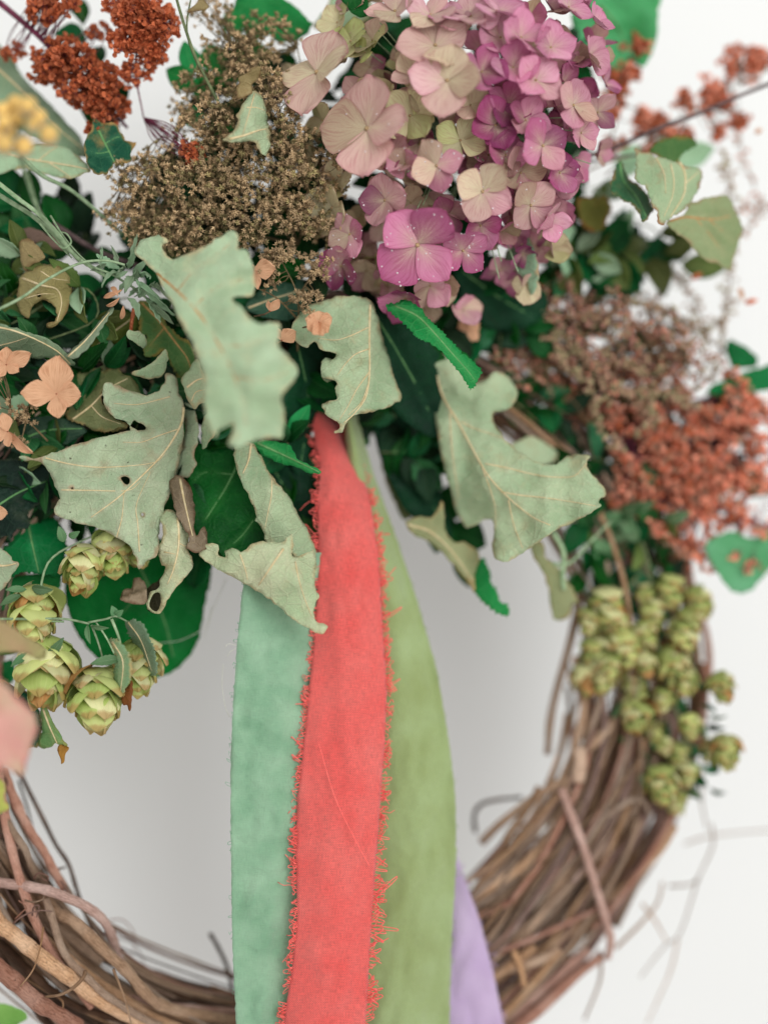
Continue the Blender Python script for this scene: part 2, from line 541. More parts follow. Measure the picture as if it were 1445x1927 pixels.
def rbf(ctrl):
    c = np.array(ctrl, float)
    if len(c) == 1:
        return lambda x, y: np.full(np.shape(x), c[0, 2])
    if len(c) == 2:
        a, b = c[0], c[1]
        dd = (b[:2] - a[:2]); L = (dd ** 2).sum()
        return lambda x, y: a[2] + (b[2] - a[2]) * ((np.asarray(x) - a[0]) * dd[0] + (np.asarray(y) - a[1]) * dd[1]) / L
    n = len(c)
    K = np.sqrt(((c[:, None, :2] - c[None, :, :2]) ** 2).sum(2))
    A = np.zeros((n + 3, n + 3))
    A[:n, :n] = K
    A[:n, n] = 1; A[:n, n + 1:n + 3] = c[:, :2] / 100
    A[n:, :n] = A[:n, n:].T
    rhs = np.zeros(n + 3); rhs[:n] = c[:, 2]
    w = np.linalg.lstsq(A, rhs, rcond=None)[0]
    def f(x, y):
        x = np.asarray(x, float); y = np.asarray(y, float)
        r = np.sqrt((x[..., None] - c[:, 0]) ** 2 + (y[..., None] - c[:, 1]) ** 2 + 16.0)
        return np.clip(r @ w[:n] + w[n] + w[n + 1] * x / 100 + w[n + 2] * y / 100, c[:, 2].min() - 5, c[:, 2].max() + 5)
    return f

def blade(name, outline, ctrl, mat, parent, veins=(), holes=(), step=8, ripple=1.0, jag=0.0, pucker=0.8, thick=0.2, npp=5, seed=0, vein_mat='vein', smooth_out=True):
    """a leaf blade traced as an outline in photo pixels, bent in depth through ctrl points (px,py,mm)"""
    random.seed(seed + 17)
    out = [tuple(p) for p in catmull(outline, npp, True)] if smooth_out else list(outline)
    # resample
    res = []
    n = len(out)
    for i in range(n):
        a, b = np.array(out[i]), np.array(out[(i + 1) % n])
        L = np.linalg.norm(b - a)
        k = max(1, int(round(L / (step * 0.7))))
        for j in range(k): res.append(a + (b - a) * j / k)
    if jag:
        r2 = []
        m = len(res)
        for i in range(m):
            tn = res[(i + 1) % m] - res[i - 1]
            tn = tn / (np.linalg.norm(tn) + 1e-9)
            nn = np.array([tn[1], -tn[0]])
            r2.append(res[i] + nn * ((i % 2) * jag - jag / 2 + (random.random() - 0.5) * jag * 0.6))
        res = r2
    if smooth_out:
        res = [p + np.array([noise.noise(Vector((p[0] / 9, p[1] / 9, seed + 2.5))), noise.noise(Vector((p[0] / 9, p[1] / 9, seed + 7.5)))]) * 3.2 for p in res]
    # drop near duplicates
    o2 = []
    for p in res:
        if not o2 or np.linalg.norm(p - o2[-1]) > 1.2: o2.append(p)
    out = [tuple(p) for p in o2]
    rings = [out] + [[tuple(p) for p in catmull(h, 3, True)] for h in holes]
    A = np.array([p for r in rings for p in r]); Bn = np.array([r[(i + 1) % len(r)] for r in rings for i in range(len(r))])
    xs = [p[0] for p in out]; ys = [p[1] for p in out]
    pts2 = [Vector(p) for r in rings for p in r]
    edges = []
    base = 0
    for r in rings:
        edges += [(base + i, base + (i + 1) % len(r)) for i in range(len(r))]
        base += len(r)
    cand = []
    y = min(ys)
    row = 0
    while y < max(ys):
        x = min(xs) + (row % 2) * step / 2
        while x < max(xs):
            cand.append((x + random.uniform(-1, 1) * step * .15, y + random.uniform(-1, 1) * step * .15))
            x += step
        y += step * 0.87
        row += 1
    if cand:
        C = np.array(cand)
        dd = seg_dist(C, A, Bn)
        for (x, y), q in zip(cand, dd):
            if q > step * 0.45 and in_poly(x, y, out) and not any(in_poly(x, y, h) for h in rings[1:]):
                pts2.append(Vector((x, y)))
    vo, eo, fo, *_ = delaunay_2d_cdt(pts2, edges, [], 0, 1e-4)
    faces = []
    for f in fo:
        cx = sum(vo[i].x for i in f) / len(f); cy = sum(vo[i].y for i in f) / len(f)
        if in_poly(cx, cy, out) and not any(in_poly(cx, cy, h) for h in rings[1:]): faces.append(tuple(f))
    V = np.array([(v.x, v.y) for v in vo])
    depth = rbf(ctrl)
    d = depth(V[:, 0], V[:, 1])
    ed = seg_dist(V, A, Bn)
    if veins:
        vs, ve = [], []
        for vn in veins:
            c = catmull(vn[0] if isinstance(vn[0], list) else vn, 4)
            for i in range(len(c) - 1): vs.append(c[i][:2]); ve.append(c[i + 1][:2])
        vd = seg_dist(V, np.array(vs), np.array(ve))
        d = d + pucker * 1.8 * np.exp(-(vd / 13.0) ** 1.4)
    else:
        vd = np.full(len(V), 99.0)
    for i in range(len(V)):
        q = Vector((V[i, 0] / 55 + seed * 3.3, V[i, 1] / 55, seed * 1.7))
        q2 = Vector((V[i, 0] / 17 + seed * 3.3, V[i, 1] / 17, seed * 1.7))
        d[i] += ripple * (2.2 * noise.noise(q) + 0.6 * noise.noise(q2))
    o0 = wloc(parent)
    me = bpy.data.meshes.new(name)
    co = [tuple(P(V[i, 0], V[i, 1], d[i]) - o0) for i in range(len(V))]
    me.from_pydata(co, [], faces)
    ul = me.uv_layers.new(name="UVMap")
    li = np.empty(len(me.loops), dtype=np.int32); me.loops.foreach_get("vertex_index", li)
    ul.data.foreach_set("uv", (V[li] / 100.0 + seed * 3.1).astype(np.float32).ravel())
    for nm, arr in (("edge", ed), ("veind", vd)):
        at = me.attributes.new(nm, 'FLOAT', 'POINT')
        at.data.foreach_set("value", arr.astype(np.float32))
    ob = link_mesh(name, me, mat, parent)
    so = ob.modifiers.new("thickness", 'SOLIDIFY'); so.thickness = thick * 1e-3; so.offset = 0
    # veins as raised ribs
    for k, vn in enumerate(veins):
        pts = vn
        c = catmull(pts, 5)
        w = 2.6 if k == 0 else 1.4
        w3 = []
        rr = []
        for i, q in enumerate(c):
            if not in_poly(q[0], q[1], out): continue
            dz = float(depth(np.array([q[0]]), np.array([q[1]]))[0]) + pucker * 1.8
            qq = Vector((q[0] / 55 + seed * 3.3, q[1] / 55, seed * 1.7)); q2 = Vector((q[0] / 17 + seed * 3.3, q[1] / 17, seed * 1.7))
            dz += ripple * (2.2 * noise.noise(qq) + 0.6 * noise.noise(q2)) + 0.12
            w3.append(P(q[0], q[1], dz)); rr.append(w * S * (1 - 0.65 * i / len(c)))
        if len(w3) > 2:
            MB().tube(w3, rr, 5).build("midrib" if k == 0 else "vein", M[vein_mat], parent)
    return ob

def cen(outline, ctrl):
    x = sum(p[0] for p in outline) / len(outline); y = sum(p[1] for p in outline) / len(outline)
    return P(x, y, ctrl[0][2])

def traced_leaf(name, label, outline, ctrl, mat, cat="leaf", group=None, **kw):
    root = empty(name, cen(outline, ctrl), label, cat, group)
    blade("blade", outline, ctrl, mat, root, **kw)
    return root

# ------------------------------------------------------------------ parametric leaves
def pleaf(name, base, tip, width, parent, mat, bend=0.15, roll=0.0, fold=0.25, serr=0.0, shape=0.85, curl=0.0, nu=14, nv=6, rim=0.0):
    """base, tip world Vectors; width metres (half-width)"""
    b, t = Vector(base), Vector(tip)
    T = t - b
    L = T.length
    Tn = T.normalized()
    view = Vector((0, -1, 0))
    Wd = Tn.cross(view)
    if Wd.length < 0.15: Wd = Tn.cross(Vector((0, 0, 1)))
    Wd.normalize()
    N = Wd.cross(Tn).normalized()
    Wd = Matrix.Rotation(roll, 3, Tn) @ Wd; N = Matrix.Rotation(roll, 3, Tn) @ N
    o0 = b
    verts, faces, uvs = [], [], []
    for i in range(nu + 1):
        u = i / nu
        c = b + T * u + N * (bend * L * 4 * u * (1 - u) * 0.5) + N * (curl * L * u * u * u)
        w = width * max(0.0, math.sin(math.pi * min(1, u ** shape))) ** 0.85
        if serr: w *= 1 + serr * ((i % 2) - 0.5) * 2
        if i == 0: w = width * 0.05
        if i == nu: w = width * 0.02
        for j in range(nv + 1):
            v = -1 + 2 * j / nv
            wob = rim * L * math.sin(u * 19 + v * 2) * v * v
            p = c + Wd * (w * v * (1 - 0.12 * fold * abs(v))) + N * (fold * w * abs(v) ** 1.3 + wob)
            verts.append(p - o0)
    for i in range(nu):
        for j in range(nv):
            a = i * (nv + 1) + j
            faces.append((a, a + 1, a + nv + 2, a + nv + 1))
            for (ii, jj) in ((i, j), (i, j + 1), (i + 1, j + 1), (i + 1, j)):
                uvs.append((ii / nu, -1 + 2 * jj / nv))
    me = bpy.data.meshes.new(name)
    me.from_pydata([tuple(v) for v in verts], [], faces)
    ul = me.uv_layers.new(name="UVMap")
    ul.data.foreach_set("uv", [c for u in uvs for c in u])
    ob = link_mesh(name, me, mat, parent)
    ob.location = b - (wloc(parent) if parent else Vector((0, 0, 0)))
    so = ob.modifiers.new("thickness", 'SOLIDIFY'); so.thickness = 0.0003; so.offset = 0
    return ob

# ------------------------------------------------------------------ the wall
PW0, PW1 = P(0, 963, -190), P(1445, 963, -262)
def make_wall():
    d = (PW1 - PW0); d.z = 0; d.normalize()
    nrm = Vector((d.y, -d.x, 0))
    c = (PW0 + PW1) / 2
    me = bpy.data.meshes.new("wall")
    h = 1.1
    vs = []
    for t in (0.0, 0.03):
        for sx, sz in ((-1, -1), (1, -1), (1, 1), (-1, 1)):
            vs.append(d * sx * h + Vector((0, 0, sz * h)) - nrm * t)
    me.from_pydata([tuple(v) for v in vs], [], [(0, 1, 2, 3), (7, 6, 5, 4), (0, 4, 5, 1), (1, 5, 6, 2), (2, 6, 7, 3), (3, 7, 4, 0)])
    o = link_mesh("wall", me, M['wall'], None, False)
    o.location = c
    tag(o, "smooth white painted wall behind the wreath", kind="structure")
make_wall()

# ------------------------------------------------------------------ the grapevine ring
RC = (545, 1310)
def ring_d(px): return -30 - 0.034 * px
ring = empty("grapevine_wreath", P(RC[0], RC[1], ring_d(RC[0])), "round wreath base of brown twisted grapevine on the white wall", "wreath")
def make_ring():
    random.seed(5)
    mats = ['bark', 'bark', 'bark_tan', 'bark_pink', 'bark_dark']
    for k in range(150):
        rad = random.choice([1.8, 2.6, 3.6, 4.5, 6.0, 7.5, 9.5])
        off = random.uniform(0.2, 1.0) * 122
        ph = random.uniform(0, 6.28)
        tw = random.uniform(-1.6, 1.6)
        a0 = random.uniform(0, 6.28)
        span = random.uniform(1.6, 4.2)
        n = int(span * 16)
        pts = []
        seed = k
        for i in range(n + 1):
            t = i / n
            a = a0 + span * t
            c = ph + tw * a
            nz = noise.noise(Vector((a * 1.3, seed, 0))) * 38
            nz2 = noise.noise(Vector((a * 1.3, seed, 9))) * 5
            aa = math.atan2(math.sin(a - 0.72), math.cos(a - 0.72))
            R = 664 - 45 * math.exp(-(aa / 0.5) ** 2) + off * math.cos(c) + nz
            px, py = RC[0] + R * math.cos(a), RC[1] + R * math.sin(a)
            pts.append((px, py, ring_d(px) + off * 0.17 * math.sin(c) + nz2))
        px_tube(m := MB(), pts, rad, 7, 2, random.uniform(0.6, 1.0), 0.35, k)
        m.build("vine", M[random.choice(mats)], ring)
    for k in range(110):
        a0 = random.uniform(-0.15, 0.9)
        span = random.uniform(0.5, 1.1)
        c0 = random.uniform(-1.05, 1.0); sl = random.uniform(-0.55, 0.55)
        dz = random.uniform(-14, 17); w2 = random.uniform(-8, 8)
        pts = []
        for i in range(9):
            t = i / 8
            a = a0 + span * t
            aa = a - 0.72
            off = max(-1.15, min(1.05, c0 + sl * (t - 0.5) * 2)) * 118
            R = 664 - 45 * math.exp(-(aa / 0.5) ** 2) + off + 5 * noise.noise(Vector((a * 4, k, 3)))
            px, py = RC[0] + R * math.cos(a), RC[1] + R * math.sin(a)
            pts.append((px, py, ring_d(px) + dz + w2 * (t - 0.5)))
        px_tube(m := MB(), pts, random.choice([3.5, 4.5, 6, 7.5, 9]), 7, 3, random.uniform(0.6, 1.0), 0.3, 500 + k)
        m.build("vine", M[random.choice(['bark_tan', 'bark_tan', 'bark_pink', 'bark_pink', 'bark'])], ring)
    # traced vines, lower left
    hero = [
        ([(-60, 880, -12), (0, 885, -12), (150, 905, -11), (280, 930, -10), (400, 975, -10), (480, 1010, -12), (560, 1060, -14), (620, 1120, -17), (660, 1200, -21), (685, 1270, -26), (710, 1350, -32)], 10.5, 'bark_pink', RL),
        ([(-80, 1020, -8), (0, 1130, -7), (80, 1190, -6), (200, 1290, -6), (330, 1390, -7), (430, 1460, -9), (560, 1560, -12), (700, 1640, -16), (900, 1740, -22)], 16, 'bark_tan', RL),
        ([(250, 960, -20), (330, 1060, -16), (430, 1110, -14), (540, 1210, -13), (640, 1310, -13), (760, 1420, -14), (880, 1560, -16), (980, 1620, -20), (1150, 1665, -25), (1500, 1720, -34)], 12.5, 'bark', RL),
        ([(-60, 1350, -6), (0, 1400, -5), (100, 1480, -5), (220, 1590, -6), (320, 1650, -8), (470, 1740, -12)], 17, 'bark_pink', RL),
        ([(-20, 420, -14), (20, 480, -13), (90, 600, -12), (150, 690, -12), (180, 780, -14), (215, 850, -18)], 7.5, 'bark_tan', RL),
        ([(0, 640, -16), (60, 690, -14), (100, 680, -13), (130, 660, -12)], 5, 'bark_tan', RL),
        ([(20, 210, -22), (60, 330, -20), (120, 470, -20), (190, 600, -20), (260, 700, -21), (310, 800, -22), (380, 920, -26)], 10, 'bark_pink', RL),
        ([(100, 200, -34), (250, 500, -34), (330, 660, -33), (405, 775, -33), (455, 930, -34), (540, 1150, -36), (640, 1300, -38)], 4.8, 'bark_dark', RL),
        ([(110, 280, -38), (160, 440, -38), (190, 560, -38)], 2.6, 'bark_dark', RL),
        ([(330, 808, -24), (385, 795, -32)], 2.6, 'bark_dark', RL),
        ([(270, 980, -13), (310, 1100, -11), (360, 1260, -10), (420, 1360, -10), (500, 1430, -9), (600, 1530, -11), (700, 1600, -13), (850, 1690, -17), (950, 1730, -20)], 8, 'bark', RL),
        ([(0, 1240, -22), (100, 1330, -20), (230, 1460, -18), (330, 1540, -18), (500, 1640, -20), (760, 1700, -24)], 9, 'bark_dark', RL),
        ([(0, 700, -24), (60, 820, -24), (110, 950, -24), (160, 1080, -22), (190, 1210, -22), (300, 1290, -22)], 10, 'bark_dark', RL),
        ([(-30, 540, -26), (60, 700, -26), (140, 880, -26), (250, 1060, -26), (420, 1210, -27), (600, 1360, -28)], 12, 'bark', RL),
        ([(-30, 770, -30), (30, 840, -30), (60, 980, -30), (90, 1130, -26)], 12, 'bark_dark', RL),
        ([(700, 1370, -42), (900, 1420, -44), (1100, 1480, -46), (1420, 1560, -48)], 9, 'bark_dark', RL),
        ([(800, 1480, -38), (1000, 1540, -40), (1200, 1570, -42), (1450, 1600, -44)], 13, 'bark', RL),
        ([(1240, 1185, -48), (1290, 1270, -48), (1340, 1380, -48), (1375, 1520, -48)], 4.5, 'bark_dark', RL),
        # lower right
        ([(515, 440, -50), (560, 560, -48), (610, 690, -47), (670, 880, -47), (715, 1030, -48), (738, 1120, -50), (725, 1200, -55)], 9.5, 'bark_pink', RV),
        ([(840, 60, -66), (770, 110, -60), (700, 200, -56), (620, 270, -54), (595, 330, -54), (590, 390, -54), (520, 410, -55), (430, 460, -56), (330, 530, -58), (230, 610, -60), (160, 680, -64)], 10.5, 'bark_tan', RV),
        ([(590, 400, -52), (600, 330, -50), (600, 260, -52)], 15, 'bark_tan', RV),
        ([(160, 1200, -46), (260, 1165, -46), (400, 1110, -46), (520, 1055, -48), (650, 995, -52), (760, 930, -60)], 6.5, 'bark_pink', RV),
        ([(60, 960, -52), (130, 925, -52), (240, 850, -52), (350, 785, -54), (480, 640, -58)], 14, 'bark_tan', RV),
        ([(140, 1120, -54), (230, 1040, -54), (330, 920, -54), (450, 810, -56), (540, 700, -60), (620, 560, -64)], 10, 'bark', RV),
        ([(300, 1150, -54), (380, 1050, -54), (470, 920, -55), (560, 780, -58), (700, 520, -62), (830, 300, -64)], 12, 'bark_tan', RV),
        ([(240, 1510, -54), (340, 1420, -54), (470, 1310, -55), (580, 1210, -57), (640, 1170, -60)], 12, 'bark_pink', RV),
        ([(280, 1540, -50), (420, 1430, -52), (560, 1300, -54), (700, 1190, -58)], 12, 'bark_pink', RV),
        ([(640, 640, -56), (740, 550, -53), (830, 492, -53), (885, 500, -54), (910, 560, -60)], 7, 'bark_tan', RV),
        ([(130, 640, -66), (125, 560, -68), (160, 510, -68), (240, 490, -68), (340, 480, -66)], 4.5, 'bark_dark', RV),
        ([(200, 1260, -50), (330, 1240, -48), (420, 1210, -48), (510, 1165, -50)], 11, 'bark_tan', RV),
        ([(300, 1170, -46), (330, 1240, -45), (350, 1330, -47)], 7, 'bark_tan', RV),
        ([(650, 820, -62), (760, 620, -62), (860, 430, -62), (920, 250, -64)], 11, 'bark', RV),
        ([(560, 1010, -60), (700, 800, -62), (850, 640, -62), (900, 500, -64)], 9, 'bark_pink', RV),
        ([(800, 860, -66), (930, 680, -66), (960, 500, -68), (1000, 300, -70)], 11, 'bark_pink', RV),
        ([(760, 1060, -66), (860, 860, -66), (960, 700, -68), (1020, 560, -70)], 8, 'bark', RV),
        ([(700, 500, -62), (790, 330, -62), (870, 180, -64), (900, 60, -66)], 12, 'bark_pink', RV),
        ([(200, 780, -60), (330, 700, -60), (480, 540, -60), (560, 400, -62)], 9, 'bark', RV),
        # tall pale stems at the right edge of the ring
        ([(1290, 1010, -66), (1300, 1100, -68), (1330, 1200, -70), (1335, 1300, -72)], 9, 'bark_pink', None),
        ([(1100, 1060, -62), (1080, 1180, -62), (1040, 1330, -64), (1030, 1420, -64)], 9, 'bark', None),
    ]
    for i, (pts, r, mt, reg) in enumerate(hero):
        q = reg(pts) if reg else pts
        px_tube(m := MB(), q, r, 9, 6, 0.85, 0.22, 100 + i)
        m.build("vine", M[mt], ring)
    # nodes on the thick vines
    # tendrils
    tend = [
        ([(255, 1150, -6), (245, 1230, -2), (225, 1320, 0), (190, 1410, 1), (120, 1500, 0)], 2.2, RL),
        ([(505, 1410, -6), (490, 1450, -2), (430, 1510, 1), (350, 1550, 1), (270, 1560, -2)], 4.0, RL),
        ([(670, 1400, -10), (700, 1470, -6), (740, 1580, -4), (775, 1718, -4), (790, 1780, -4)], 2.8, RL),
        ([(150, 990, -8), (200, 1000, -4), (250, 985, -3), (260, 965, -6)], 2.2, RL),
        ([(200, 860, -12), (225, 830, -9), (260, 835, -8), (285, 850, -9), (280, 870, -10), (255, 865, -9), (240, 845, -10)], 2.0, RL),
        ([(75, 1130, -8), (110, 1100, -4), (160, 1070, -3), (240, 1050, -3), (310, 1055, -6)], 2.0, RL),
        ([(90, 1100, -8), (130, 1060, -5), (155, 1030, -4), (110, 990, -5)], 1.8, RL),
        ([(190, 1080, -8), (200, 1030, -5), (230, 1020, -5), (225, 1060, -5), (215, 1090, -6)], 1.8, RL),
        ([(640, 1110, -40), (720, 1105, -42), (790, 1180, -44), (790, 1280, -46), (750, 1350, -46)], 1.4, RL),
        ([(690, 1210, -42), (780, 1240, -44), (840, 1330, -46), (850, 1380, -46)], 1.4, RL),
        ([(340, 1560, -12), (370, 1590, -9), (370, 1630, -9), (345, 1650, -11)], 2.2, RL),
        ([(1190, 600, -78), (1195, 700, -76), (1130, 850, -74), (1050, 1090, -72), (980, 1150, -72), (870, 1290, -72)], 2.4, RV),
        ([(1040, 1120, -74), (1010, 1250, -74), (960, 1370, -74), (900, 1500, -74)], 2.4, RV),
        ([(1070, 690, -84), (1160, 660, -86), (1300, 640, -88), (1500, 625, -90)], 2.4, RV),
        ([(880, 960, -70), (940, 1040, -72), (990, 1130, -73)], 3.0, RV),
        ([(1000, 880, -76), (1100, 870, -76), (1140, 830, -75)], 3.0, RV),
        ([(760, 1160, -64), (880, 1040, -66), (950, 950, -68), (970, 860, -70)], 4.0, RV),
        ([(690, 1170, -58), (690, 1300, -60), (620, 1480, -62)], 4.0, RV),
        ([(1325, 1370, -76), (1320, 1500, -76), (1330, 1560, -76)], 2.6, None),
    ]
    for i, (pts, r, reg) in enumerate(tend):
        px_tube(m := MB(), reg(pts) if reg else pts, r, 6, 6, 0.6, 0.15, 300 + i)
        m.build("tendril", M['bark_tan' if i in (11, 12, 13, 14, 15, 18) else 'bark' if r > 2.1 else 'bark_pink'], ring)
make_ring()

# ------------------------------------------------------------------ ribbons
def ribbon(name, label, left, right, dfun, mat, thread, fray_l=0, fray_r=0, fold=None, seed=0, nu=26, step=9, fray_px=(6, 16), fray_r0=0.75, wrinkle=1.0):
    """left/right edges are lists of (px,py) read top to bottom with matching rows; dfun(t,u) gives depth in mm"""
    n = max(40, int((left[-1][1] - left[0][1]) / step))
    def ed(pts, y):
        return np.interp(y, [p[1] for p in pts], [p[0] for p in pts])
    y0, y1 = left[0][1], left[-1][1]
    root = empty(name, P((left[0][0] + right[0][0]) / 2, y0, dfun(0, 0.5)), label, "ribbon")
    o0 = wloc(root)
    verts, faces, uvs = [], [], []
    def pos(i, j, jitter=True):
        t = i / n; u = j / nu
        y = y0 + (y1 - y0) * t
        # smooth the edges a little
        xl = (ed(left, y - 12) + ed(left, y) + ed(left, y + 12)) / 3
        xr = (ed(right, y - 12) + ed(right, y) + ed(right, y + 12)) / 3
        xl += 2.2 * noise.noise(Vector((y / 11, seed, 1))) + 1.2 * noise.noise(Vector((y / 4, seed, 1)))
        xr += 2.2 * noise.noise(Vector((y / 11, seed, 5))) + 1.2 * noise.noise(Vector((y / 4, seed, 5)))
        x = xl + (xr - xl) * u
        d = dfun(min(1.0, (y - y0) / (1990.0 - y0)), u)
        d += wrinkle * (1.5 * noise.noise(Vector((x / 70, y / 210, seed))) + 0.5 * noise.noise(Vector((x / 22 + y / 90, y / 170, seed + 3))) + 2.2 * abs(noise.noise(Vector((x / 46 + y / 120, y / 90 - x / 80, seed + 9)))) + 0.9 * math.sin(x / 21 + 2 * noise.noise(Vector((y / 160, seed, 2)))) * noise.noise(Vector((x / 90, y / 260, seed + 12))) + 0.13 * noise.noise(Vector((x / 7, y / 26, seed + 6))))
        return x, y, d
    for i in range(n + 1):
        for j in range(nu + 1):
            verts.append(P(*pos(i, j)) - o0)
    for i in range(n):
        for j in range(nu):
            a = i * (nu + 1) + j
            faces.append((a, a + nu + 1, a + nu + 2, a + 1))
            for ii, jj in ((i, j), (i + 1, j), (i + 1, j + 1), (i, j + 1)):
                x, y, d = pos(ii, jj)
                uvs.append((x * S * 1000, y * S * 1000))
    me = bpy.data.meshes.new("cloth")
    me.from_pydata([tuple(v) for v in verts], [], faces)
    ul = me.uv_layers.new(name="UVMap"); ul.data.foreach_set("uv", [c for u in uvs for c in u])
    ob = link_mesh("cloth", me, mat, root)
    so = ob.modifiers.new("thickness", 'SOLIDIFY'); so.thickness = 0.0003; so.offset = 0
    rnd = random.Random(seed)
    mb = MB()
    for side, cnt in ((0, fray_l), (1, fray_r)):
        for k in range(cnt):
            t = rnd.random()
            if noise.noise(Vector((t * 34, side * 9, seed))) < -0.12 and rnd.random() < 0.75: continue
            i = t * n
            j = 0 if side == 0 else nu
            x, y, d = pos(i, j)
            sg = -1 if side == 0 else 1
            L = rnd.uniform(*fray_px)
            if rnd.random() < 0.07: L *= rnd.uniform(1.7, 2.6)
            if side == 1: L *= 1 + 0.9 * max(0.0, min(1.0, (y - 1450) / 250)) * (0.4 + 0.6 * (noise.noise(Vector((y / 40, 3, seed))) + 0.5))
            kind = rnd.random()
            a = rnd.uniform(-0.9, 0.9)
            dx, dy = sg * math.cos(a) * L, math.sin(a) * L
            if kind < 0.5:    # loop back
                w = rnd.uniform(3, 9)
                pts = [(x - sg * 2, y, d), (x + dx * .5, y + dy * .5, d + rnd.uniform(-1, 1.5)), (x + dx, y + dy, d + rnd.uniform(-1, 2)),
                       (x + dx * 1.0, y + dy + w * .6, d + rnd.uniform(-1, 2)), (x + dx * .5, y + dy * .5 + w, d + rnd.uniform(-1, 1)), (x - sg * 2, y + w, d)]
            else:
                pts = [(x - sg * 2, y, d), (x + dx * .35, y + dy * .2 + rnd.uniform(-3, 3), d + rnd.uniform(-1, 1)),
                       (x + dx * .7, y + dy * .7 + rnd.uniform(-4, 4), d + rnd.uniform(-1, 2)), (x + dx, y + dy + rnd.uniform(-5, 5), d + rnd.uniform(-2, 2))]
            px_tube(mb, pts, fray_r0 * rnd.uniform(0.7, 1.25), 4, 3)
    if mb.v:
        o = mb.build("frayed_edge", thread, root)
        o["kind"] = "stuff"
    return root

# mint ribbon
ribbon("mint_ribbon", "wide mint green silk ribbon, leftmost of the hanging ribbons",
       [(468, 1040), (456, 1110), (447, 1200), (440, 1300), (434, 1420), (434, 1560), (436, 1700), (438, 1800), (443, 1900), (446, 1990), (454, 2260)],
       [(640, 1040), (640, 1110), (640, 1200), (640, 1300), (640, 1420), (630, 1560), (600, 1700), (585, 1800), (580, 1900), (580, 1990), (580, 2260)],
       lambda t, u: 0.5 - 9 * (1 - t) * 0.7 - 3.0 * u - 26 * max(0, u - 0.45) ** 1.3 * (1.0 - 0.75 * max(0, (t - 0.62) / 0.38)) - 2.0 * math.sin(t * 9) * u,
       M['cloth_teal'], M['thread_teal'], 60, 0, seed=1, fray_px=(2, 7), fray_r0=0.45, wrinkle=1.3)
# coral ribbon
def coral_d(t, u):
    top = max(0, 1 - t / 0.22)
    return -22 + 22 * min(1, t / 0.78) ** 1.1 - 9 * top + 4.5 * math.sin(math.pi * u) - 5 * u * (1 - t) - 12 * top * u
ribbon("coral_ribbon", "coral red gauze ribbon with frayed edges hanging in the middle",
       [(560, 700), (588, 790), (592, 830), (604, 870), (598, 950), (600, 1050), (594, 1180), (582, 1300), (572, 1400), (560, 1500), (557, 1620), (560, 1720), (550, 1820), (534, 1927), (528, 1990), (506, 2260)],
       [(600, 700), (632, 790), (650, 830), (676, 870), (698, 950), (712, 1050), (720, 1180), (728, 1300), (724, 1400), (716, 1500), (708, 1620), (700, 1720), (694, 1820), (688, 1927), (684, 1990), (666, 2260)],
       coral_d, M['cloth_coral'], M['thread_coral'], 560, 680, seed=2, fray_px=(5, 17), fray_r0=0.8)
# leaf green ribbon
def olive_d(t, u):
    return -30 + 6 * math.sin(math.pi * min(1, u * 1.1)) - 4 * u + 9 * t - 3 * math.sin(t * 7 + 1) * u
ribbon("leaf_green_ribbon", "soft olive green ribbon curving down behind the coral ribbon",
       [(640, 740), (650, 800), (655, 890), (670, 1010), (680, 1120), (680, 1260), (676, 1400), (672, 1500), (666, 1620), (660, 1750), (655, 1870), (650, 1990), (650, 2260)],
       [(664, 740), (676, 800), (702, 890), (745, 1010), (782, 1120), (822, 1260), (846, 1400), (857, 1500), (859, 1620), (851, 1750), (847, 1870), (845, 1990), (845, 2260)],
       olive_d, M['cloth_olive'], M['thread_olive'], 0, 50, seed=3, fray_px=(2, 5), fray_r0=0.4)
# lilac ribbon
ribbon("lilac_ribbon", "narrow lilac ribbon, lowest and rightmost of the hanging ribbons",
       [(740, 1250), (760, 1400), (790, 1560), (800, 1640), (800, 1730), (800, 1830), (800, 1990), (800, 2260)],
       [(760, 1250), (805, 1400), (845, 1560), (868, 1640), (902, 1730), (928, 1830), (960, 1990), (1020, 2260)],
       lambda t, u: -44 + 6 * t - 5 * (u - 0.6) ** 2 + 2 * math.sin(t * 8 + u * 3), M['cloth_lilac'], M['thread_lilac'], 0, 130, seed=4, fray_px=(2, 6), fray_r0=0.5)
# loose thread over the coral ribbon
def loose():
    r = empty("loose_fibre", P(640, 1500, 3), "fine pale fibre lying across the coral ribbon", "thread")
    px_tube(m := MB(), [(600, 1400, -1), (630, 1500, 3), (668, 1580, 4), (695, 1630, 3)], 0.7, 4, 6)
    m.build("fibre", M['thread_coral'], r)
loose()

# ------------------------------------------------------------------ traced leaves
SAGE = leaf_mat((190, 208, 168), (148, 176, 136), (204, 206, 172), (188, 170, 128), name="sage_underside")
SAGE_CREAM = leaf_mat((216, 216, 180), (170, 194, 150), (214, 208, 176), (200, 184, 140), name="cream_sage_underside")
SAGE_SPOT = leaf_mat((194, 208, 172), (152, 176, 140), (206, 206, 178), (180, 156, 124), spots=0.8, name="spotted_sage_underside")
MINTY = leaf_mat((180, 210, 172), (160, 192, 150), (196, 208, 168), (196, 176, 126), name="minty_underside")
DKGREEN = leaf_mat((14, 98, 34), (4, 62, 22), (60, 130, 60), None, 0.45, 0.1, 0.25, name="dark_green_top")
DKGREEN_E = leaf_mat((34, 96, 70), (14, 66, 48), (80, 140, 100), (190, 150, 90), 0.5, 0.1, 0.3, name="dark_green_rimmed")
BLACKGREEN = leaf_mat((28, 52, 42), (14, 30, 24), (60, 90, 70), (70, 80, 60), 0.5, 0.05, 0.25, name="blackish_green")
BRIGHT = leaf_mat((44, 160, 84), (24, 128, 60), (110, 200, 120), None, 0.4, 0.3, 0.25, name="bright_green_top")
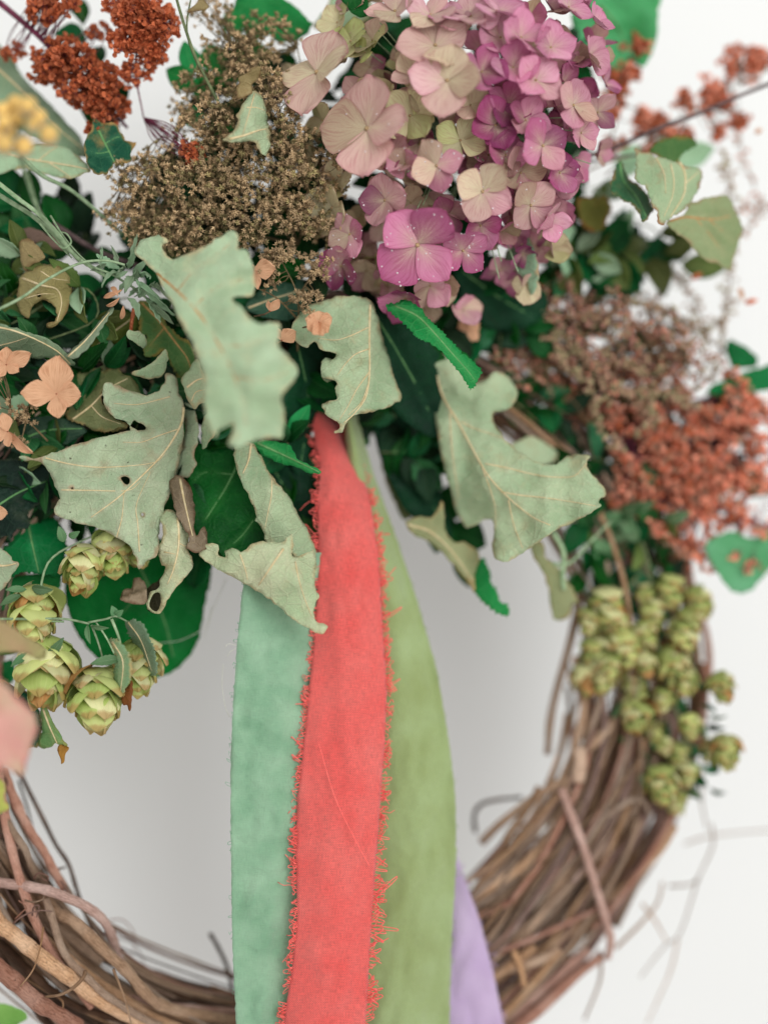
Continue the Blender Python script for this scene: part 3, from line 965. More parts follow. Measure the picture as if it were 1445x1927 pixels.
MIDGREEN = leaf_mat((88, 128, 72), (58, 100, 52), (130, 150, 90), (140, 120, 60), name="mid_green_top")
EMERALD = leaf_mat((16, 136, 70), (8, 104, 50), (80, 160, 110), None, 0.4, 0.25, 0.3, name="emerald_top")
OLIVE = leaf_mat((122, 132, 86), (96, 108, 62), (150, 150, 104), (150, 130, 80), name="olive_blade")
OLIVE_PALE = leaf_mat((166, 170, 126), (132, 142, 96), (190, 188, 140), (170, 150, 100), name="pale_olive_blade")
TAN = leaf_mat((170, 150, 104), (134, 118, 76), (190, 170, 120), (120, 90, 56), name="tan_dry_blade")
BROWN = leaf_mat((156, 138, 112), (120, 104, 84), (184, 164, 134), (110, 80, 56), name="brown_dry_blade")
PINKBLADE = leaf_mat((242, 176, 170), (234, 214, 180), (246, 200, 186), (240, 130, 130), 0.5, 0.3, 0.1, name="pink_blade")
YELLOWGREEN = leaf_mat((168, 184, 110), (200, 170, 130), (200, 200, 140), None, 0.5, 0.3, 0.15, name="yellow_green_blade")
TEALDARK = leaf_mat((64, 104, 82), (44, 78, 62), (120, 150, 120), None, 0.5, 0.1, 0.3, name="dull_teal_blade")
RUSTBROWN = leaf_mat((150, 92, 46), (104, 62, 34), (180, 120, 60), None, 0.5, 0.1, 0.2, name="crisp_brown_blade")

traced_leaf("oak_leaf", "big pale oak-shaped leaf nearest the camera, out of focus, left of the hydrangea",
    R4([(600,140),(596,108),(612,78),(650,60),(700,52),(735,72),(712,98),(722,120),(762,155),(830,130),(900,98),(960,60),(1020,30),(1046,56),(1040,108),(1085,120),(1112,200),(1110,312),(1045,322),(1020,335),(1060,370),(1100,420),(1150,440),(1200,430),(1228,450),(1222,540),(1270,590),(1305,640),(1290,690),(1235,760),(1245,820),(1240,930),(1200,942),(1120,955),(1060,980),(1003,970),(1022,905),(1018,882),(965,908),(945,935),(905,850),(895,780),(895,700),(880,630),(855,560),(830,500),(790,420),(740,330),(690,230),(645,180)]),
    R4([(600,110,8),(700,70,12),(1040,60,26),(1110,300,30),(850,370,32),(1000,560,46),(1290,640,38),(900,800,44),(1100,950,44),(1240,900,38),(1150,700,52)]), leaf_mat((188, 212, 176), (166, 192, 152), (208, 212, 176), (216, 204, 158), name="minty_cream_blade"), cat="leaf",
    veins=[R4([(640,180),(760,280),(850,370),(910,450),(970,550),(1020,650),(1060,760),(1080,880)]),R4([(780,295),(860,200),(960,130),(1020,80)]),R4([(850,370),(950,280),(1100,240)]),R4([(960,540),(1100,530),(1200,480)]),R4([(1030,670),(1150,690),(1270,650)])],
    step=10, ripple=2.2, pucker=-1.2, seed=1, vein_mat='vein_orange')
traced_leaf("oak_leaf", "large sage leaf dotted with small holes, pointing left below the orange flower",
    R4([(85,1025),(120,1022),(150,1032),(250,1000),(400,948),(500,925),(560,912),(575,905),(572,890),(590,868),(625,880),(640,900),(600,905),(570,885),(545,870),(500,850),(465,805),(447,735),(460,703),(500,705),(560,730),(640,752),(690,735),(718,700),(722,668),(745,658),(775,682),(782,730),(803,790),(806,880),(800,980),(775,1075),(755,1130),(740,1200),(712,1270),(697,1360),(692,1456),(650,1480),(620,1515),(606,1505),(590,1460),(560,1402),(510,1380),(450,1348),(400,1330),(330,1312),(250,1285),(235,1255),(262,1205),(240,1150),(200,1068),(150,1040),(110,1042)]),
    R4([(90,1030,8),(240,1200,3),(400,1000,5),(560,1100,2),(800,850,-7),(460,740,-1),(690,1400,-2),(620,1500,5),(740,1200,-6),(300,1290,1),(730,670,-8)]), SAGE_SPOT,
    veins=[R4([(808,790),(795,880),(745,970),(690,1040),(600,1130),(510,1210),(400,1290)]),R4([(200,1030),(300,1055),(420,1070),(560,1065),(680,1048),(725,1010)]),R4([(745,760),(690,775),(600,795),(500,790)]),R4([(270,1170),(400,1172),(560,1172),(615,1135)]),R4([(512,1378),(535,1290),(545,1180)]),R4([(612,1440),(605,1320),(600,1230),(660,1090)]),R4([(790,900),(700,930),(620,960),(540,960)])],
    holes=[R5([(530,115),(550,108),(568,118),(566,140),(548,142)]),R5([(312,158),(320,155),(322,166),(314,166)]),R5([(620,270),(630,272),(628,282),(620,280)])],
    step=8, ripple=2.2, seed=2)
traced_leaf("oak_leaf", "large sage lobed leaf right of the coral ribbon, tip pointing right",
    R6([(600,330),(660,300),(720,330),(760,400),(800,432),(840,425),(880,390),(920,385),(960,410),(995,480),(985,520),(940,560),(885,575),(890,620),(930,680),(1000,740),(1080,790),(1160,810),(1200,780),(1270,757),(1328,768),(1308,788),(1318,830),(1360,880),(1400,935),(1365,965),(1372,992),(1280,1050),(1200,1090),(1130,1130),(1060,1180),(1000,1220),(925,1245),(880,1200),(890,1100),(880,1055),(840,1060),(770,1090),(730,1040),(700,950),(660,800),(640,700),(625,600),(610,480)]),
    R6([(620,350,-30),(980,450,-30),(640,700,-28),(760,1070,-34),(860,850,-18),(900,1230,-14),(1150,1090,-10),(1390,940,-8),(1300,770,-14),(1100,800,-17),(780,600,-24)]), SAGE,
    veins=[R6([(630,400),(660,500),(720,600),(780,710),(860,850),(950,950),(1060,1040),(1145,1080)]),R6([(740,610),(800,640),(860,660),(950,690)]),R6([(850,800),(950,820),(1100,855),(1240,860),(1290,820),(1312,792)]),R6([(925,930),(1020,945),(1120,955),(1250,975),(1350,992)]),R6([(835,815),(870,910),(895,1000),(895,1090)]),R6([(955,965),(980,1080),(1020,1185)]),R6([(690,550),(695,680),(710,820),(730,960)])],
    step=9, ripple=2.4, pucker=0.9, seed=3)
traced_leaf("oak_leaf", "sage leaf with ragged left edge hanging over the coral ribbon's top end",
    R6([(-15,150),(40,90),(120,60),(200,40),(330,60),(370,170),(410,310),(440,420),(468,500),(430,535),(350,560),(250,585),(218,620),(200,655),(172,664),(168,655),(188,640),(178,615),(150,600),(120,565),(110,535),(135,515),(175,503),(170,465),(175,430),(112,410),(103,370),(122,335),(165,325),(165,298),(110,285),(78,245),(42,275),(0,250),(-30,200)]),
    R6([(0,200,-5),(110,370,-3),(120,540,-2),(200,650,2),(330,100,-12),(325,300,-5),(310,500,-4),(460,500,-16),(400,250,-18)]), SAGE,
    veins=[R6([(330,60),(326,160),(325,280),(325,400),(308,500),(255,575),(210,615)]),R6([(322,280),(260,305),(215,350),(180,400)]),R6([(324,385),(270,460),(225,545),(190,600)]),R6([(326,180),(240,220),(170,240),(90,230)]),R6([(320,440),(290,520),(230,580)])],
    step=8, ripple=1.9, seed=4)
g = traced_leaf("lance_leaf", "bright green pointed leaf under the lowest pink flowers, above the lobed sage leaf",
    R6([(400,85),(450,70),(500,60),(560,100),(620,170),(690,240),(760,310),(810,350),(832,385),(805,435),(785,462),(760,430),(720,370),(690,330),(640,280),(570,240),(540,225),(510,190),(460,150)]),
    R6([(430,90,-6),(620,170,2),(600,250,5),(830,385,-2),(785,460,4),(720,300,-2)]), BRIGHT,
    veins=[R6([(440,85),(540,130),(620,210),(690,290),(770,380),(800,420)])], step=7, ripple=0.6, jag=3.0, seed=5, vein_mat='vein_green', pucker=-0.8)
blade("blade", R6([(660,215),(720,265),(790,330),(825,372),(800,400),(740,350),(700,300)]), [(840,650,-3),(880,680,-4)], DKGREEN, g, step=8, ripple=.5, seed=6)
traced_leaf("olive_leaf", "pale olive leaf with a horned tip, right of the leaf green ribbon",
    R6([(490,1075),(520,1050),(560,1038),(610,1040),(638,1000),(652,968),(664,1010),(665,1090),(700,1150),(760,1160),(810,1190),(825,1230),(805,1300),(800,1385),(740,1300),(650,1200),(580,1150),(520,1120)]),
    R6([(500,1080,-32),(660,1000,-30),(800,1200,-36),(800,1370,-30)]), OLIVE_PALE, veins=[R6([(500,1078),(600,1110),(700,1200),(790,1330)])], step=8, seed=7)
traced_leaf("serrated_leaf", "dark green toothed leaf tip hanging over the bare wall, right of the leaf green ribbon",
    R6([(795,1310),(815,1250),(840,1225),(868,1290),(880,1340),(908,1380),(918,1430),(950,1440),(957,1490),(900,1480),(840,1430),(800,1385)]),
    R6([(840,1240,-36),(950,1480,-26)]), BRIGHT, jag=4, step=8, seed=8)
traced_leaf("olive_leaf", "blurred olive leaf between the leaf green ribbon and the lobed sage leaf",
    R6([(380,780),(460,850),(520,830),(580,850),(600,900),(560,920),(510,940),(540,1010),(480,1055),(430,960),(400,880)]), R6([(400,800,-46),(590,900,-44),(480,1050,-48)]), OLIVE, step=9, seed=9)
traced_leaf("sage_leaf", "small blurred pale leaf tip behind the lobed sage leaf, beside the ring",
    R6([(970,720),(1040,680),(1100,690),(1170,740),(1165,790),(1080,810),(1000,790)]), [(990,850,-40), (1040,850,-46)], SAGE, step=9, seed=10)

c = empty("curled_leaf", P(500, 1000, 0), "pale curled leaf with a torn folded edge, touching the coral ribbon's left side", "leaf")
blade("blade", R7([(120,165),(160,150),(215,155),(260,230),(320,330),(400,430),(470,550),(530,660),(558,740),(566,860),(530,880),(480,830),(420,740),(330,720),(290,690),(262,600),(235,580),(235,540),(190,430),(150,360),(130,290),(118,220)]),
    R7([(120,200,-6),(200,160,-8),(250,560,-5),(300,400,2),(400,600,4),(300,320,-6),(540,700,-10),(470,560,-7),(400,450,-7),(540,860,-2),(300,690,-2)]), SAGE, c,
    veins=[R7([(210,160),(195,250),(165,320)]),R7([(322,350),(320,440),(300,540),(285,620)])], step=7, ripple=0.6, seed=11)
blade("folded_edge", R7([(433,648),(443,700),(430,740),(442,770),(480,765),(508,760),(530,748),(556,742),(562,850),(560,955),(580,985),(560,1030),(550,1080),(570,1130),(620,1143),(620,1178),(592,1192),(530,1170),(430,1110),(330,1020),(230,950),(160,910),(80,870),(0,822),(-60,780),(-70,745),(-30,705),(18,703),(40,725),(32,762),(68,780),(76,732),(130,735),(162,748),(220,702),(285,690),(335,702),(390,688)]),
    R7([(433,650,5),(0,780,0),(100,800,5),(300,850,10),(556,760,-2),(560,950,2),(450,900,9),(600,1170,9),(330,1020,5),(150,900,3)]), SAGE_CREAM, c,
    veins=[R7([(385,730),(330,810),(250,930)]),R7([(150,760),(180,850),(190,900)]),R7([(450,800),(470,900),(500,1000),(540,1100)])], step=7, ripple=1.2, seed=12)
traced_leaf("dark_leaf", "dark green leaf surface with fine veins inside the curled leaf",
    R5([(880,-40),(1030,-20),(1070,110),(1120,210),(1150,310),(1180,400),(1060,450),(1012,434),(988,468),(960,430),(940,408),(890,440),(850,380),(840,300),(830,200),(830,60)]),
    R5([(850,100,-14),(1050,0,-14),(1160,390,-10),(900,420,-8)]), DKGREEN, veins=[R5([(1060,20),(990,160),(900,300)]),R5([(1120,290),(1060,370),(990,430)]),R5([(1020,100),(900,90),(850,130)])], step=8, jag=2, seed=13, vein_mat='vein_green', pucker=-0.7)
traced_leaf("brown_curl", "grey brown dry rolled leaf beside the large sage leaf",
    R5([(745,130),(762,112),(785,104),(820,130),(845,190),(855,280),(850,330),(862,368),(895,330),(910,380),(905,430),(850,440),(820,425),(830,380),(800,320),(770,260),(755,190)]),
    R5([(745,150,-4),(800,180,3),(855,250,-4),(860,420,2),(905,400,-2)]), BROWN, veins=[R5([(790,120),(805,200),(825,290),(845,370)])], step=6, ripple=0.8, seed=14)
c = empty("rolled_leaf", P(325, 1070, 0), "pale leaf rolled into a tube, dark open end down, below the spotted sage leaf", "leaf")
blade("blade", R5([(700,290),(715,265),(740,250),(790,290),(830,360),(818,420),(845,470),(840,520),(790,580),(740,640),(712,700),(685,712),(655,698),(645,668),(662,612),(695,600),(700,570),(727,512),(705,490),(700,420),(718,350)]),
    R5([(700,290,-6),(760,350,3),(830,360,-5),(705,480,-4),(780,500,4),(840,500,-5),(700,600,-1),(720,650,3),(680,705,0)]), SAGE_CREAM, c, veins=[R5([(780,290),(785,380),(780,440),(760,520),(735,580)]),R5([(785,400),(820,420)]),R5([(720,440),(770,450)])], holes=[R5([(655,668),(672,625),(700,620),(706,660),(690,700),(665,692)])], step=6, ripple=1.2, seed=15)
blade("inner_surface", R5([(645,600),(700,560),(735,510),(720,560),(715,660),(700,705),(650,700),(640,650)]), [(290,1120,-9)], leaf_mat((70,66,44),(40,40,28),(90,84,60),name="inner_shade"), c, step=7, seed=16)  # dark sheet, its colour paints the shade inside the roll
traced_leaf("brown_curl", "small crumpled brown leaf bit, left of the rolled leaf's dark open end",
    R5([(530,640),(545,610),(578,600),(580,570),(600,553),(630,565),(645,600),(640,625),(650,655),(620,672),(570,668),(540,660)]), R5([(530,640,-4),(600,620,2),(645,600,-5)]), BROWN, step=5, ripple=2.0, seed=17)
traced_leaf("dark_leaf", "nearly black green leaf at the left edge with ragged underside",
    R5([(-40,80),(60,30),(130,30),(200,60),(245,150),(232,200),(160,240),(125,270),(128,330),(60,350),(50,400),(20,370),(-40,400)]), R5([(-40,200,-8),(240,160,-14),(50,390,-8)]), BLACKGREEN, veins=[R5([(-30,250),(80,180),(200,130)])], step=8, jag=2, ripple=1.6, seed=18, vein_mat='vein_green')
traced_leaf("green_leaf", "emerald leaf with a toothed rim draped above the upper left hop cones",
    R5([(60,380),(80,320),(150,280),(250,300),(290,400),(285,470),(268,548),(200,540),(100,530),(50,555),(0,615),(-40,600),(-30,500),(10,430)]), R5([(80,320,-20),(280,400,-18),(260,540,-12),(0,600,-10),(120,420,-10)]), EMERALD, jag=3, veins=[R5([(120,300),(140,400),(170,530)])], step=8, seed=19, vein_mat='vein_green')
traced_leaf("green_leaf", "lighter green leaf just under the emerald leaf at the left edge",
    R5([(-30,640),(0,600),(60,550),(160,535),(262,545),(255,620),(235,665),(120,650),(40,680),(-30,720)]), R5([(0,620,-20),(250,600,-26)]), BRIGHT, jag=2, step=9, seed=20, vein_mat='vein_green')
traced_leaf("sage_leaf", "small sage leaf end at the left edge above the emerald leaf",
    R5([(-30,420),(40,450),(60,478),(80,488),(62,530),(20,590),(-30,612)]), R5([(0,480,-4),(70,500,-2)]), SAGE_SPOT, step=7, seed=21, veins=[R5([(-20,500),(30,500),(70,490)])])
traced_leaf("round_leaf", "big round dark green leaf hanging behind, left of the mint ribbon",
    R5([(285,470),(285,560),(296,690),(340,800),(420,900),(560,975),(700,988),(800,930),(870,830),(893,700),(925,540),(910,440),(700,380),(450,380)]), R5([(300,600,-26),(700,980,-34),(900,600,-36),(600,700,-28)]), leaf_mat((8,130,52),(4,104,42),(60,140,84),None,0.4,0.2,0.2,name="round_green_top"), veins=[R5([(560,400),(640,560),(720,740),(760,900)]),R5([(640,560),(560,680),(480,760)])], step=10, ripple=1.6, seed=22, vein_mat='vein_green')
traced_leaf("pointed_leaf", "blurred yellow green leaf tip poking in from the left edge in front of the hops",
    R5([(-60,690),(0,738),(60,772),(120,818),(170,842),(205,872),(200,905),(160,907),(100,885),(0,882),(-60,880)]), R5([(-60,780,44),(200,880,26)]), YELLOWGREEN, step=9, seed=23)
traced_leaf("pink_petal", "large blurred pink petal closest to the camera at the left edge",
    R5([(-80,980),(0,1008),(50,1048),(110,1108),(152,1160),(162,1220),(135,1300),(112,1370),(100,1425),(60,1405),(0,1385),(-80,1360)]), R5([(-80,1200,70),(150,1180,52),(100,1410,50),(30,1200,62)]), PINKBLADE, cat="petal", step=10, ripple=1.5, seed=24)
traced_leaf("green_leaf", "dark green folded leaf behind the blurred pink petal",
    R5([(0,1010),(60,1030),(130,1060),(165,1110),(185,1200),(170,1290),(140,1300),(60,1280),(0,1200)]), R5([(0,1100,-2),(180,1150,-8)]), DKGREEN_E, step=8, seed=25, vein_mat='vein_green')
c = empty("drooping_leaf", P(95, 1360, -6), "small green leaf with a brown withered tip, below the lowest left hop cone", "leaf")
blade("blade", R5([(180,1110),(205,1130),(232,1185),(272,1250),(292,1292),(262,1290),(240,1282),(212,1302),(165,1290),(175,1250),(185,1200),(178,1150)]), R5([(190,1130,-4),(285,1285,0),(180,1280,-8)]), leaf_mat((132,172,110),(90,140,76),(180,196,130),(150,150,80),name="droop_green"), c, step=6, ripple=1.4, seed=26, veins=[R5([(190,1130),(215,1200),(250,1280)])])
blade("withered_tip", R5([(256,1292),(300,1294),(296,1318),(284,1336),(271,1374),(260,1340)]), R5([(260,1300,0),(270,1370,2)]), leaf_mat((186,136,50),(130,84,34),(200,150,70),None,name="withered_gold"), c, step=5, seed=27)
# hop leaves by the lower left cones
traced_leaf("hop_leaf", "silvery green toothed leaf hanging over the rightmost left hop cone",
    R5([(548,752),(562,738),(590,734),(630,760),(655,820),(682,890),(690,950),(672,982),(642,965),(612,885),(568,815)]), R5([(560,750,-2),(640,830,5),(680,960,0)]), leaf_mat((140,166,136),(110,142,108),(176,192,160),name="silver_hop"), jag=3, step=6, veins=[R5([(565,750),(620,830),(665,960)])], seed=28)
traced_leaf("hop_leaf", "minty toothed leaf draped between the two lowest left hop cones",
    R5([(478,828),(500,822),(532,842),(572,900),(578,980),(562,1022),(532,1072),(498,1062),(500,960),(494,890)]), R5([(490,840,0),(540,920,7),(530,1060,3)]), leaf_mat((142,184,140),(130,166,120),(190,200,150),(200,170,110),name="mint_hop"), jag=3, step=6, veins=[R5([(495,835),(540,920),(530,1050)])], seed=29)
traced_leaf("crisp_leaf", "dark brown crisp leaf shred under the minty hop leaf",
    R5([(535,1062),(560,1030),(578,1008),(582,1080),(576,1108),(566,1136),(556,1112),(540,1112)]), R5([(540,1070,2),(570,1120,3)]), RUSTBROWN, step=5, ripple=2, seed=30)

traced_leaf("oak_leaf", "green oak-shaped leaf with an orange midrib right behind the big blurred leaf",
    R4([(608,338),(660,350),(710,390),(732,440),(762,470),(802,500),(835,522),(856,580),(845,650),(820,700),(780,690),(750,620),(722,562),(700,572),(680,582),(640,580),(628,550),(642,492),(610,490),(612,400)]),
    R4([(615,360,-12),(640,560,-6),(850,580,-8),(700,450,-12),(790,670,-16)]), MIDGREEN, veins=[R4([(622,350),(700,430),(760,510),(815,580),(840,640)]),R4([(700,430),(725,410)]),R4([(720,460),(670,520),(645,560)])], jag=2, step=7, seed=31, vein_mat='vein_orange', pucker=-0.8)
traced_leaf("leaf_flap", "small pale turned-back leaf edge left of the orange midrib leaf",
    R4([(555,485),(568,470),(602,473),(640,500),(636,545),(600,532),(570,512)]), R4([(560,480,2),(630,520,-3)]), SAGE, step=5, seed=32)
traced_leaf("leaf_flap", "small pale triangular leaf tip just above the large spotted sage leaf",
    R4([(576,660),(640,628),(690,590),(722,556),(734,566),(736,600),(725,650),(690,680),(630,680)]), R4([(580,660,0),(730,570,3),(700,670,-4)]), SAGE, step=6, seed=33)
traced_leaf("olive_leaf", "olive green crinkled leaf behind the orange four-petalled flower",
    R4([(290,850),(310,780),(345,740),(310,700),(340,660),(400,630),(430,652),(480,640),(520,618),(528,650),(580,680),(612,742),(560,745),(480,720),(448,735),(455,790),(500,850),(562,882),(540,905),(450,915),(380,890)]), R4([(310,800,-12),(420,640,-12),(600,730,-12),(450,900,-8),(480,780,-6)]), OLIVE, step=7, ripple=1.8, jag=2, veins=[R4([(320,860),(400,800),(470,730),(560,680)]),R4([(400,800),(450,850),(530,880)])], seed=34)
traced_leaf("hollow_leaf", "curled tan leaf with a dark gaping hole at the left, in front of the stems",
    R4([(95,230),(130,198),(180,180),(250,185),(295,225),(318,300),(305,360),(280,410),(245,448),(208,456),(212,438),(240,425),(248,390),(235,358),(200,340),(165,342),(140,370),(128,412),(100,402),(76,340),(80,275)]), R4([(100,230,-12),(200,260,2),(310,300,-10),(100,390,-8),(230,440,-2)]), leaf_mat((164,152,98),(138,128,80),(186,172,116),(130,106,64),name="hollow_tan"), step=6, ripple=1.0, veins=[R4([(100,240),(180,270),(250,290),(270,350),(250,430)]),R4([(180,210),(230,240),(300,250)]),R4([(110,330),(180,310),(240,310)])], holes=[R4([(160,312),(172,308),(180,318),(168,324)])], seed=35)
blade("inside", R4([(120,350),(200,330),(250,370),(235,430),(150,440)]), [(75,590,-22)], leaf_mat((50,40,30),(28,22,16),(70,56,40),name="inside_shade"), bpy.data.objects["hollow_leaf"], step=9, seed=36)  # near-black sheet standing in for shade in the hollow
traced_leaf("tan_leaf", "small folded tan leaf above the hollow tan leaf",
    R4([(85,80),(105,70),(135,72),(190,125),(192,155),(140,180),(110,210),(90,150)]), R4([(90,90,-8),(190,140,-4),(110,200,-8)]), TAN, step=6, seed=37)
traced_leaf("mauve_leaf", "dull mauve dry leaf lying behind the small folded tan leaf",
    R4([(95,25),(150,22),(210,50),(270,70),(300,115),(230,110),(160,85),(110,60)]), R4([(100,30,-16),(280,100,-14)]), leaf_mat((140,110,98),(110,90,76),(150,130,110),name="mauve_dry"), step=7, seed=38)
traced_leaf("sage_leaf", "long grey green leaf at the left edge above the dried orange flowers",
    R4([(-40,440),(20,445),(60,458),(150,490),(220,512),(280,560),(325,612),(300,628),(230,595),(150,590),(80,575),(20,545),(-40,560)]), R4([(-40,500,-6),(150,500,2),(300,610,-6),(100,570,-8)]), leaf_mat((134,160,126),(104,132,100),(170,186,150),name="grey_green"), step=8, veins=[R4([(-30,450),(60,470),(160,510),(250,560),(310,618)]),R4([(-20,540),(60,520),(120,500)])], seed=39)
traced_leaf("sage_leaf", "dark sage leaf tucked beneath the long grey green leaf",
    R4([(-30,560),(60,575),(150,590),(230,600),(330,630),(345,690),(300,720),(200,680),(100,640),(-30,640)]), R4([(-30,600,-16),(330,680,-16)]), TEALDARK, step=9, seed=40)
traced_leaf("narrow_leaf", "slim grey green leaf rising diagonally toward the bunch of curly leaves",
    R4([(288,585),(330,545),(370,505),(425,450),(470,390),(500,365),(495,385),(465,430),(420,505),(370,562),(330,592)]), R4([(290,585,2),(490,375,-2),(400,500,4)]), leaf_mat((142,160,132),(112,132,106),(170,184,150),name="slim_grey"), step=6, seed=41, veins=[R4([(300,585),(380,510),(480,390)])])
traced_leaf("olive_leaf", "dark olive leaf in the gap left of the orange midrib leaf",
    R4([(392,565),(410,500),(430,450),(500,395),(590,395),(612,450),(570,510),(480,540),(410,575)]), R4([(400,560,-14),(600,430,-16)]), leaf_mat((98,112,44),(70,88,30),(130,136,70),name="dark_olive"), step=8, seed=42, veins=[R4([(400,565),(480,490),(590,410)])])
traced_leaf("sage_leaf", "small veined sage leaf between the spotted sage leaf and the blurred oak-shaped leaf",
    R4([(798,690),(830,640),(862,595),(885,640),(905,700),(905,770),(872,800),(850,812),(820,760)]), R4([(800,700,-6),(900,750,-2)]), SAGE, step=6, veins=[R4([(820,720),(860,690),(890,680)]),R4([(840,780),(860,740),(900,730)])], seed=43)
traced_leaf("sage_leaf", "thin upright sliver of pale leaf below the blurred oak-shaped leaf",
    R4([(888,880),(905,835),(922,800),(950,850),(946,920),(915,962),(890,990)]), R4([(890,900,-2),(940,900,4)]), SAGE, step=6, seed=44)
traced_leaf("sage_leaf", "narrow twisted sage leaf right behind the spotted sage leaf's midrib",
    R4([(800,800),(830,790),(860,830),(870,900),(865,960),(850,1010),(862,1060),(830,1110),(790,1120),(760,1160),(740,1190),(760,1080),(800,980),(812,880)]), R4([(800,850,-10),(860,900,-6),(760,1150,-12)]), SAGE_SPOT, step=7, ripple=1.5, seed=45)
traced_leaf("green_leaf", "small bright green leaf pointing right at the coral ribbon",
    R4([(1080,960),(1130,955),(1180,952),(1270,975),(1300,1030),(1360,1060),(1405,1085),(1395,1098),(1350,1095),(1290,1065),(1220,1050),(1160,1020)]), R4([(1120,960,-10),(1400,1090,-2)]), BRIGHT, step=7, seed=46, vein_mat='vein_green', veins=[R4([(1130,965),(1240,1015),(1400,1092)])])
traced_leaf("teal_leaf", "dull teal leaf behind the sparse brown seed sprig, left of the lowest pink flowers",
    R4([(1080,370),(1100,330),(1170,280),(1280,250),(1380,262),(1380,360),(1300,410),(1250,425),(1150,410)]), R4([(1090,370,-16),(1370,280,-20)]), TEALDARK, step=9, seed=47, veins=[R4([(1090,370),(1200,330),(1370,280)])])
traced_leaf("sage_leaf", "crisp pale leaf rim peeking out at far left of the centre, over the dark gap",
    R4([(1405,640),(1412,605),(1440,590),(1462,600),(1470,660),(1450,690),(1420,685)]), R4([(1410,640,-8),(1460,640,-12)]), SAGE, step=5, seed=48)
traced_leaf("dark_leaf", "dark green leaf beneath the spotted sage leaf's left point",
    R4([(60,900),(160,850),(300,860),(380,900),(360,930),(240,990),(140,1020),(80,1010),(0,960)]), R4([(60,930,-14),(370,900,-12)]), leaf_mat((58,88,70),(34,60,46),(100,130,100),None,spots=.6,name="dull_spotted_green"), step=9, seed=49, veins=[R4([(70,960),(200,910),(360,900)])], vein_mat='vein_green')
# upper left
traced_leaf("broad_leaf", "broad blurred sage leaf slanting down the upper left edge",
    R1([(-60,180),(0,232),(60,290),(120,395),(200,480),(280,560),(330,620),(400,690),(440,755),(458,810),(420,820),(350,790),(250,745),(150,700),(40,640),(-60,560)]), R1([(-60,300,-34),(440,780,-30),(200,600,-28)]), leaf_mat((148,176,142),(122,152,116),(176,192,150),None,name="blurred_sage"), step=11, seed=50, veins=[R1([(-40,330),(120,480),(280,650),(440,780)])])
traced_leaf("broad_leaf", "wide minty leaf under the yellow button flowers with a pale midrib",
    R1([(-40,760),(60,770),(130,762),(250,745),(340,770),(410,812),(472,885),(440,905),(380,930),(300,925),(200,902),(130,880),(60,885),(-40,910)]), R1([(-40,830,-22),(470,885,-12),(200,760,-22),(300,920,-14)]), MINTY, step=9, seed=51, veins=[R1([(40,800),(150,830),(280,850),(400,870),(460,885)]),R1([(250,845),(320,890),(370,925)]),R1([(200,838),(260,790),(300,765)])])
traced_leaf("toothed_leaf", "deep green leaf with three points left of the brown seed head",
    R1([(490,618),(515,632),(560,640),(600,645),(630,680),(650,720),(700,742),(712,750),(685,790),(682,842),(640,850),(600,852),(585,880),(560,905),(520,912),(490,900),(465,870),(450,820),(440,760),(455,700),(475,680)]), R1([(490,620,-10),(450,800,-6),(520,900,-4),(700,750,-12),(580,740,-10)]), DKGREEN_E, step=7, seed=52, vein_mat='vein_green', veins=[R1([(515,680),(550,750),(590,830),(600,850)]),R1([(550,750),(600,720),(640,710)]),R1([(575,790),(520,800),(470,790)])], pucker=-0.6)
traced_leaf("sage_leaf", "small pale folded leaf on the brown seed head, left of the hydrangea",
    R1([(1310,478),(1350,485),(1375,510),(1390,560),(1402,640),(1412,700),(1402,795),(1380,808),(1352,780),(1330,742),(1260,735),(1180,742),(1172,725),(1215,685),(1245,630),(1238,600),(1270,545)]), R1([(1310,490,2),(1240,610,8),(1180,735,10),(1390,790,4),(1400,640,0),(1320,640,12)]), SAGE, step=6, seed=53, ripple=.6, veins=[R1([(1200,725),(1280,705),(1350,680),(1405,670)]),R1([(1330,490),(1300,600),(1270,700)]),R1([(1290,560),(1340,560),(1385,575)])])
traced_leaf("tan_leaf", "small golden tan dry leaf at the top, beside the small pale folded leaf",
    R1([(1235,500),(1232,460),(1255,430),(1245,405),(1280,385),(1320,350),(1355,345),(1362,385),(1345,420),(1320,440),(1320,480),(1290,505),(1255,510)]), R1([(1240,480,4),(1350,360,8)]), TAN, step=5, ripple=1.6, seed=54)
traced_leaf("tan_leaf", "tan dry leaf shred at the top edge above the brown seed head",
    R1([(985,50),(1020,20),(1040,-20),(1060,-10),(1092,35),(1070,48),(1020,55),(990,66)]), R1([(990,50,-4),(1080,30,-8)]), TAN, step=6, seed=55)
traced_leaf("green_leaf", "bright green blurred leaf at the top edge between brown seed head and hydrangea",
    [(500,-30),(540,0),(575,30),(586,50),(560,75),(525,78),(500,60),(470,50),(440,60),(425,50),(440,10),(460,-30)], [(450,0,-30),(580,50,-30)], BRIGHT, step=10, seed=56, vein_mat='vein_green')
traced_leaf("green_leaf", "pale mint blurred leaf at the top edge behind the cream petals",
    [(590,50),(610,20),(640,-30),(690,-30),(700,10),(690,40),(640,60)], [(600,40,-36),(690,0,-36)], MINTY, step=10, seed=57)
traced_leaf("dark_leaf", "small dark leaf at the top edge just left of the hydrangea",
    [(630,-20),(650,8),(668,28),(690,30),(694,10),(680,-20)], [(640,0,-4),(690,10,-4)], DKGREEN, step=6, seed=58)
